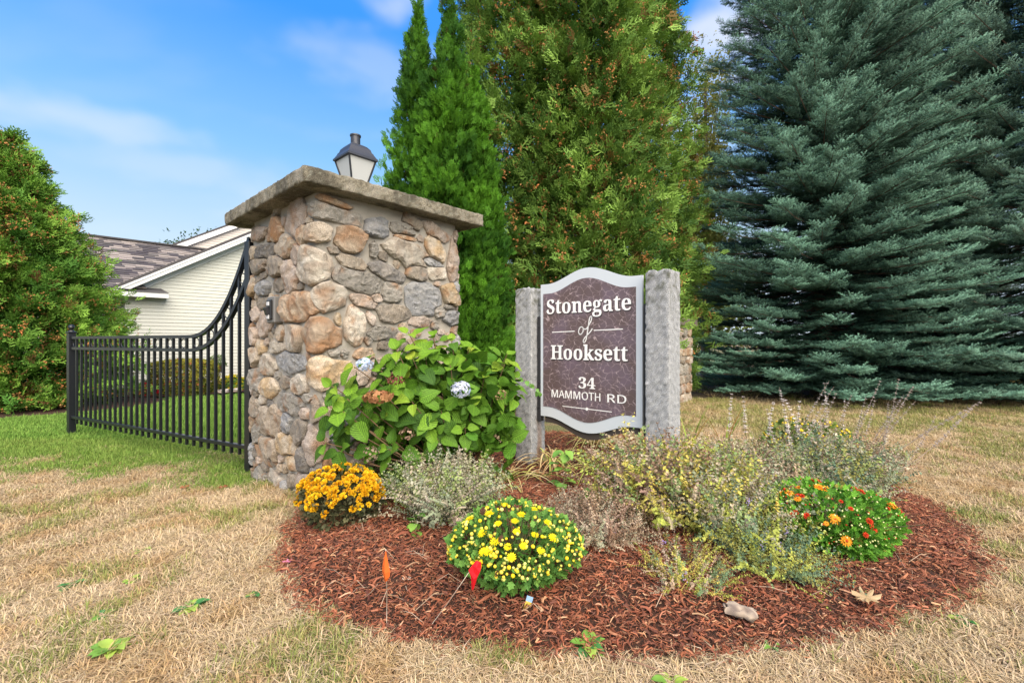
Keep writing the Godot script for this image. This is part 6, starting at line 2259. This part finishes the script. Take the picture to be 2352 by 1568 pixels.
# ---------------------------------------------------------------- flags and small things
func flags_and_litter() -> void:
	var r := RandomNumberGenerator.new()
	r.seed = 616
	var wire := mat(Color(0.45, 0.38, 0.3), 0.4)
	wire.metallic = 0.6
	var film := func(c: Color) -> StandardMaterial3D:
		var m := leafy(0.5, 0.35, 0.4)
		m.albedo_color = c.linear_to_srgb()
		return m
	var o := thing("marker_flag", "folded orange survey flag on an upright wire in the mulch", "flag", V(-0.478, 0.0, 1.725))
	var mb := MB.new()
	mb.tube([Vector3(0.0, -0.02, 0), Vector3(0.001, 0.15, 0), Vector3(-0.004, 0.31, 0)], [0.0013, 0.0013, 0.0013], 6, Color.WHITE, true)
	part("wire", mb.smooth(), wire, o)
	mb = MB.new()
	var fl := [[Vector3(-0.003, 0.305, 0.002), Vector3(-0.004, 0.303, 0.004), Vector3(-0.002, 0.3, 0.0)], [Vector3(-0.014, 0.255, 0.004), Vector3(-0.004, 0.25, 0.014), Vector3(0.009, 0.248, 0.003)], [Vector3(-0.017, 0.232, 0.003), Vector3(-0.003, 0.225, 0.017), Vector3(0.014, 0.226, 0.004)], [Vector3(-0.012, 0.21, 0.004), Vector3(-0.001, 0.2, 0.012), Vector3(0.012, 0.205, 0.003)], [Vector3(-0.006, 0.19, 0.003), Vector3(-0.001, 0.187, 0.005), Vector3(0.003, 0.19, 0.002)]]
	for i in 4:
		mb.quad(fl[i][0], fl[i][1], fl[i + 1][1], fl[i + 1][0])
		mb.quad(fl[i][1], fl[i][2], fl[i + 1][2], fl[i + 1][1])
	part("flag", mb.flat(), film.call(Color(0.75, 0.15, 0.03)), o)
	o = thing("marker_flag", "crumpled red survey flag on a leaning wire before the yellow mum", "flag", V(-0.342, 0.0, 1.71))
	mb = MB.new()
	mb.tube([Vector3(0.0, -0.02, 0), Vector3(0.1, 0.115, 0.004), Vector3(0.206, 0.268, 0.0)], [0.0013, 0.0013, 0.0013], 6, Color.WHITE, true)
	part("wire", mb.smooth(), wire, o)
	mb = MB.new()
	fl = [[Vector3(0.208, 0.275, 0.002), Vector3(0.219, 0.272, 0.006), Vector3(0.226, 0.268, 0.002)], [Vector3(0.192, 0.258, 0.004), Vector3(0.208, 0.252, 0.014), Vector3(0.226, 0.25, 0.006)], [Vector3(0.178, 0.24, 0.006), Vector3(0.2, 0.232, 0.012), Vector3(0.222, 0.236, 0.012)], [Vector3(0.187, 0.215, 0.01), Vector3(0.199, 0.212, 0.018), Vector3(0.213, 0.218, 0.01)], [Vector3(0.19, 0.168, 0.008), Vector3(0.193, 0.166, 0.01), Vector3(0.198, 0.17, 0.008)]]
	for i in 4:
		mb.quad(fl[i][0], fl[i][1], fl[i + 1][1], fl[i + 1][0])
		mb.quad(fl[i][1], fl[i][2], fl[i + 1][2], fl[i + 1][1])
	part("flag", mb.flat(), film.call(Color(0.6, 0.012, 0.02)), o)
	# nursery tag under the yellow mum
	o = thing("plant_tag", "small yellow and blue nursery tag stuck under the yellow mum", "plant tag", V(0.06, 0.05, 1.79), "", Basis(Vector3.FORWARD, 0.35) * Basis(Vector3.RIGHT, -0.35))
	for e in [[Vector2(0, 0.0), Vector2(0.026, 0.04), Color(0.5, 0.38, 0.04)], [Vector2(0, 0.03), Vector2(0.026, 0.02), Color(0.2, 0.35, 0.55)]]:
		mb = MB.new()
		mb.box(Transform3D(Basis(), Vector3(0, e[0].y, 0)), Vector3(e[1].x, e[1].y, 0.0012))
		part("card" if e[0].y == 0.0 else "printed_top", mb.flat(), mat(e[2], 0.4), o)
	# fallen leaves, petal, bark
	var oak := MB.new()
	var rim := []
	for k in 36:
		var a := TAU * k / 36.0
		var lobe := 0.36 + 0.64 * pow(absf(cos(a * 3.5)), 1.6)
		rim.append(Vector3(cos(a) * lobe * 0.62, 0.06 * sin(k * 1.7) + 0.16 * lobe * lobe, sin(a) * lobe * 0.4))
	for k in 36:
		oak.tri(Vector3(0.04, 0.06, 0), rim[k], rim[(k + 1) % 36])
	var oak_mesh := oak.smooth()
	solo("fallen_leaf", oak_mesh, film.call(Color(0.5, 0.36, 0.2)), "large pale tan lobed leaf lying on the right front mulch", "leaf", Transform3D(Basis(Vector3.UP, 0.6).scaled(Vector3(0.12, 0.12, 0.12)), V(1.41, 0.075, 1.8)))
	solo("fallen_leaf", oak_mesh, film.call(Color(0.36, 0.13, 0.05)), "rusty brown leaf on dry grass near the fence, left one of a pair", "leaf", Transform3D(Basis(Vector3.UP, 2.0).scaled(Vector3(0.08, 0.08, 0.08)), V(-2.62, -0.07, 3.62)))
	solo("fallen_leaf", oak_mesh, film.call(Color(0.34, 0.1, 0.045)), "rusty brown leaf on dry grass nearer the fence post", "leaf", Transform3D(Basis(Vector3.UP, 1.0).scaled(Vector3(0.07, 0.07, 0.07)), V(-2.3, -0.06, 3.6)))
	solo("fallen_petal", oak_mesh, film.call(Color(0.65, 0.22, 0.35)), "pink petal on the left edge of the mulch", "petal", Transform3D(Basis(Vector3.UP, 0.3).scaled(Vector3(0.045, 0.045, 0.045)), V(-1.09, 0.03, 2.2)))
	solo("fallen_petal", oak_mesh, film.call(Color(0.6, 0.5, 0.42)), "pale curled petal in the mulch right of the orange flag", "petal", Transform3D(Basis(Vector3.UP, 0.3).scaled(Vector3(0.04, 0.06, 0.04)), V(-0.46, 0.06, 1.98)))
	var log_m := rough_box(Vector3(0.11, 0.035, 0.05), Vector3i(8, 3, 5), 0.012, noise(18.0, 3, 3), Color(0.17, 0.13, 0.11), Color(0.4, 0.32, 0.24))
	solo("bark_piece", log_m.smooth(), mat(Color.WHITE, 0.9, true), "grey chunk of bark on the front of the mulch bed", "bark", Transform3D(Basis(Vector3.UP, -0.6), V(0.87, 0.06, 1.72)))
	# broad-leaved weeds in the dry lawn: [x, z, leaves, size, label]
	var shape := big_leaf(901, 0.2, 0.35, 0.1)
	var gm := []
	for c in [Color(0.06, 0.2, 0.05), Color(0.16, 0.32, 0.05), Color(0.3, 0.42, 0.07)]:
		var q := leafy(0.4, 0.5, 0.4)
		q.albedo_color = (c as Color).linear_to_srgb()
		gm.append(q)
	for e in [[-2.06, 2.12, 7, 0.07, 0, "dark green broad leaved weed in the left lawn"], [-1.31, 1.84, 7, 0.06, 1, "low broad leaved weed in the front lawn left of centre"], [-1.62, 1.8, 5, 0.05, 1, "small green weed left of the larger front lawn weed"], [-1.4, 1.585, 9, 0.07, 2, "yellow green weed at the bottom left edge of the lawn"], [-1.1, 1.92, 4, 0.045, 1, "tiny green weed nearest the orange flag in the lawn"], [-1.75, 2.08, 5, 0.045, 2, "light green weed right of the dark lawn weed"], [-2.0, 2.45, 4, 0.045, 1, "small weed farther back in the left lawn"], [0.27, 1.6, 12, 0.06, 1, "torn green and yellow weed at the front edge of the mulch"], [0.5, 1.43, 6, 0.06, 2, "yellow weed at the bottom edge below the mulch"], [1.75, 1.75, 5, 0.05, 1, "green weed in the grass at the right front"], [0.92, 1.6, 3, 0.04, 1, "two leaved green sprout at the front of the mulch"], [2.28, 1.95, 4, 0.05, 1, "green weed at the right edge of the lawn"]]:
		o = thing("weed", e[5], "weed", V(e[0], gh(e[0], e[1]) + 0.02, e[1]))
		for i in int(e[2] * 1.6):
			var a: float = TAU * i / (e[2] * 1.6) + r.randfn(0, 0.3)
			var y := Vector3(cos(a), r.randf_range(0.05, 0.7), sin(a)).normalized()
			var x := y.cross(Vector3.UP).normalized()
			var s: float = e[3] * r.randf_range(0.5, 1.05)
			part("leaf", shape, gm[clampi(e[4] + r.randi_range(-1, 1), 0, 2)], o, Transform3D(Basis(x * s, y * s, x.cross(y) * s), y * 0.012))
	mb = MB.new()
	mb.tube([V(0.3, 0.03, 1.56), V(0.42, 0.035, 1.5), V(0.56, 0.02, 1.44), V(0.66, 0.02, 1.4)], [0.003, 0.003, 0.0025, 0.0015], 5)
	solo("stick", mb.smooth(), mat(Color(0.2, 0.11, 0.07), 0.85), "thin brown stick lying by the torn weed at the front edge", "stick")
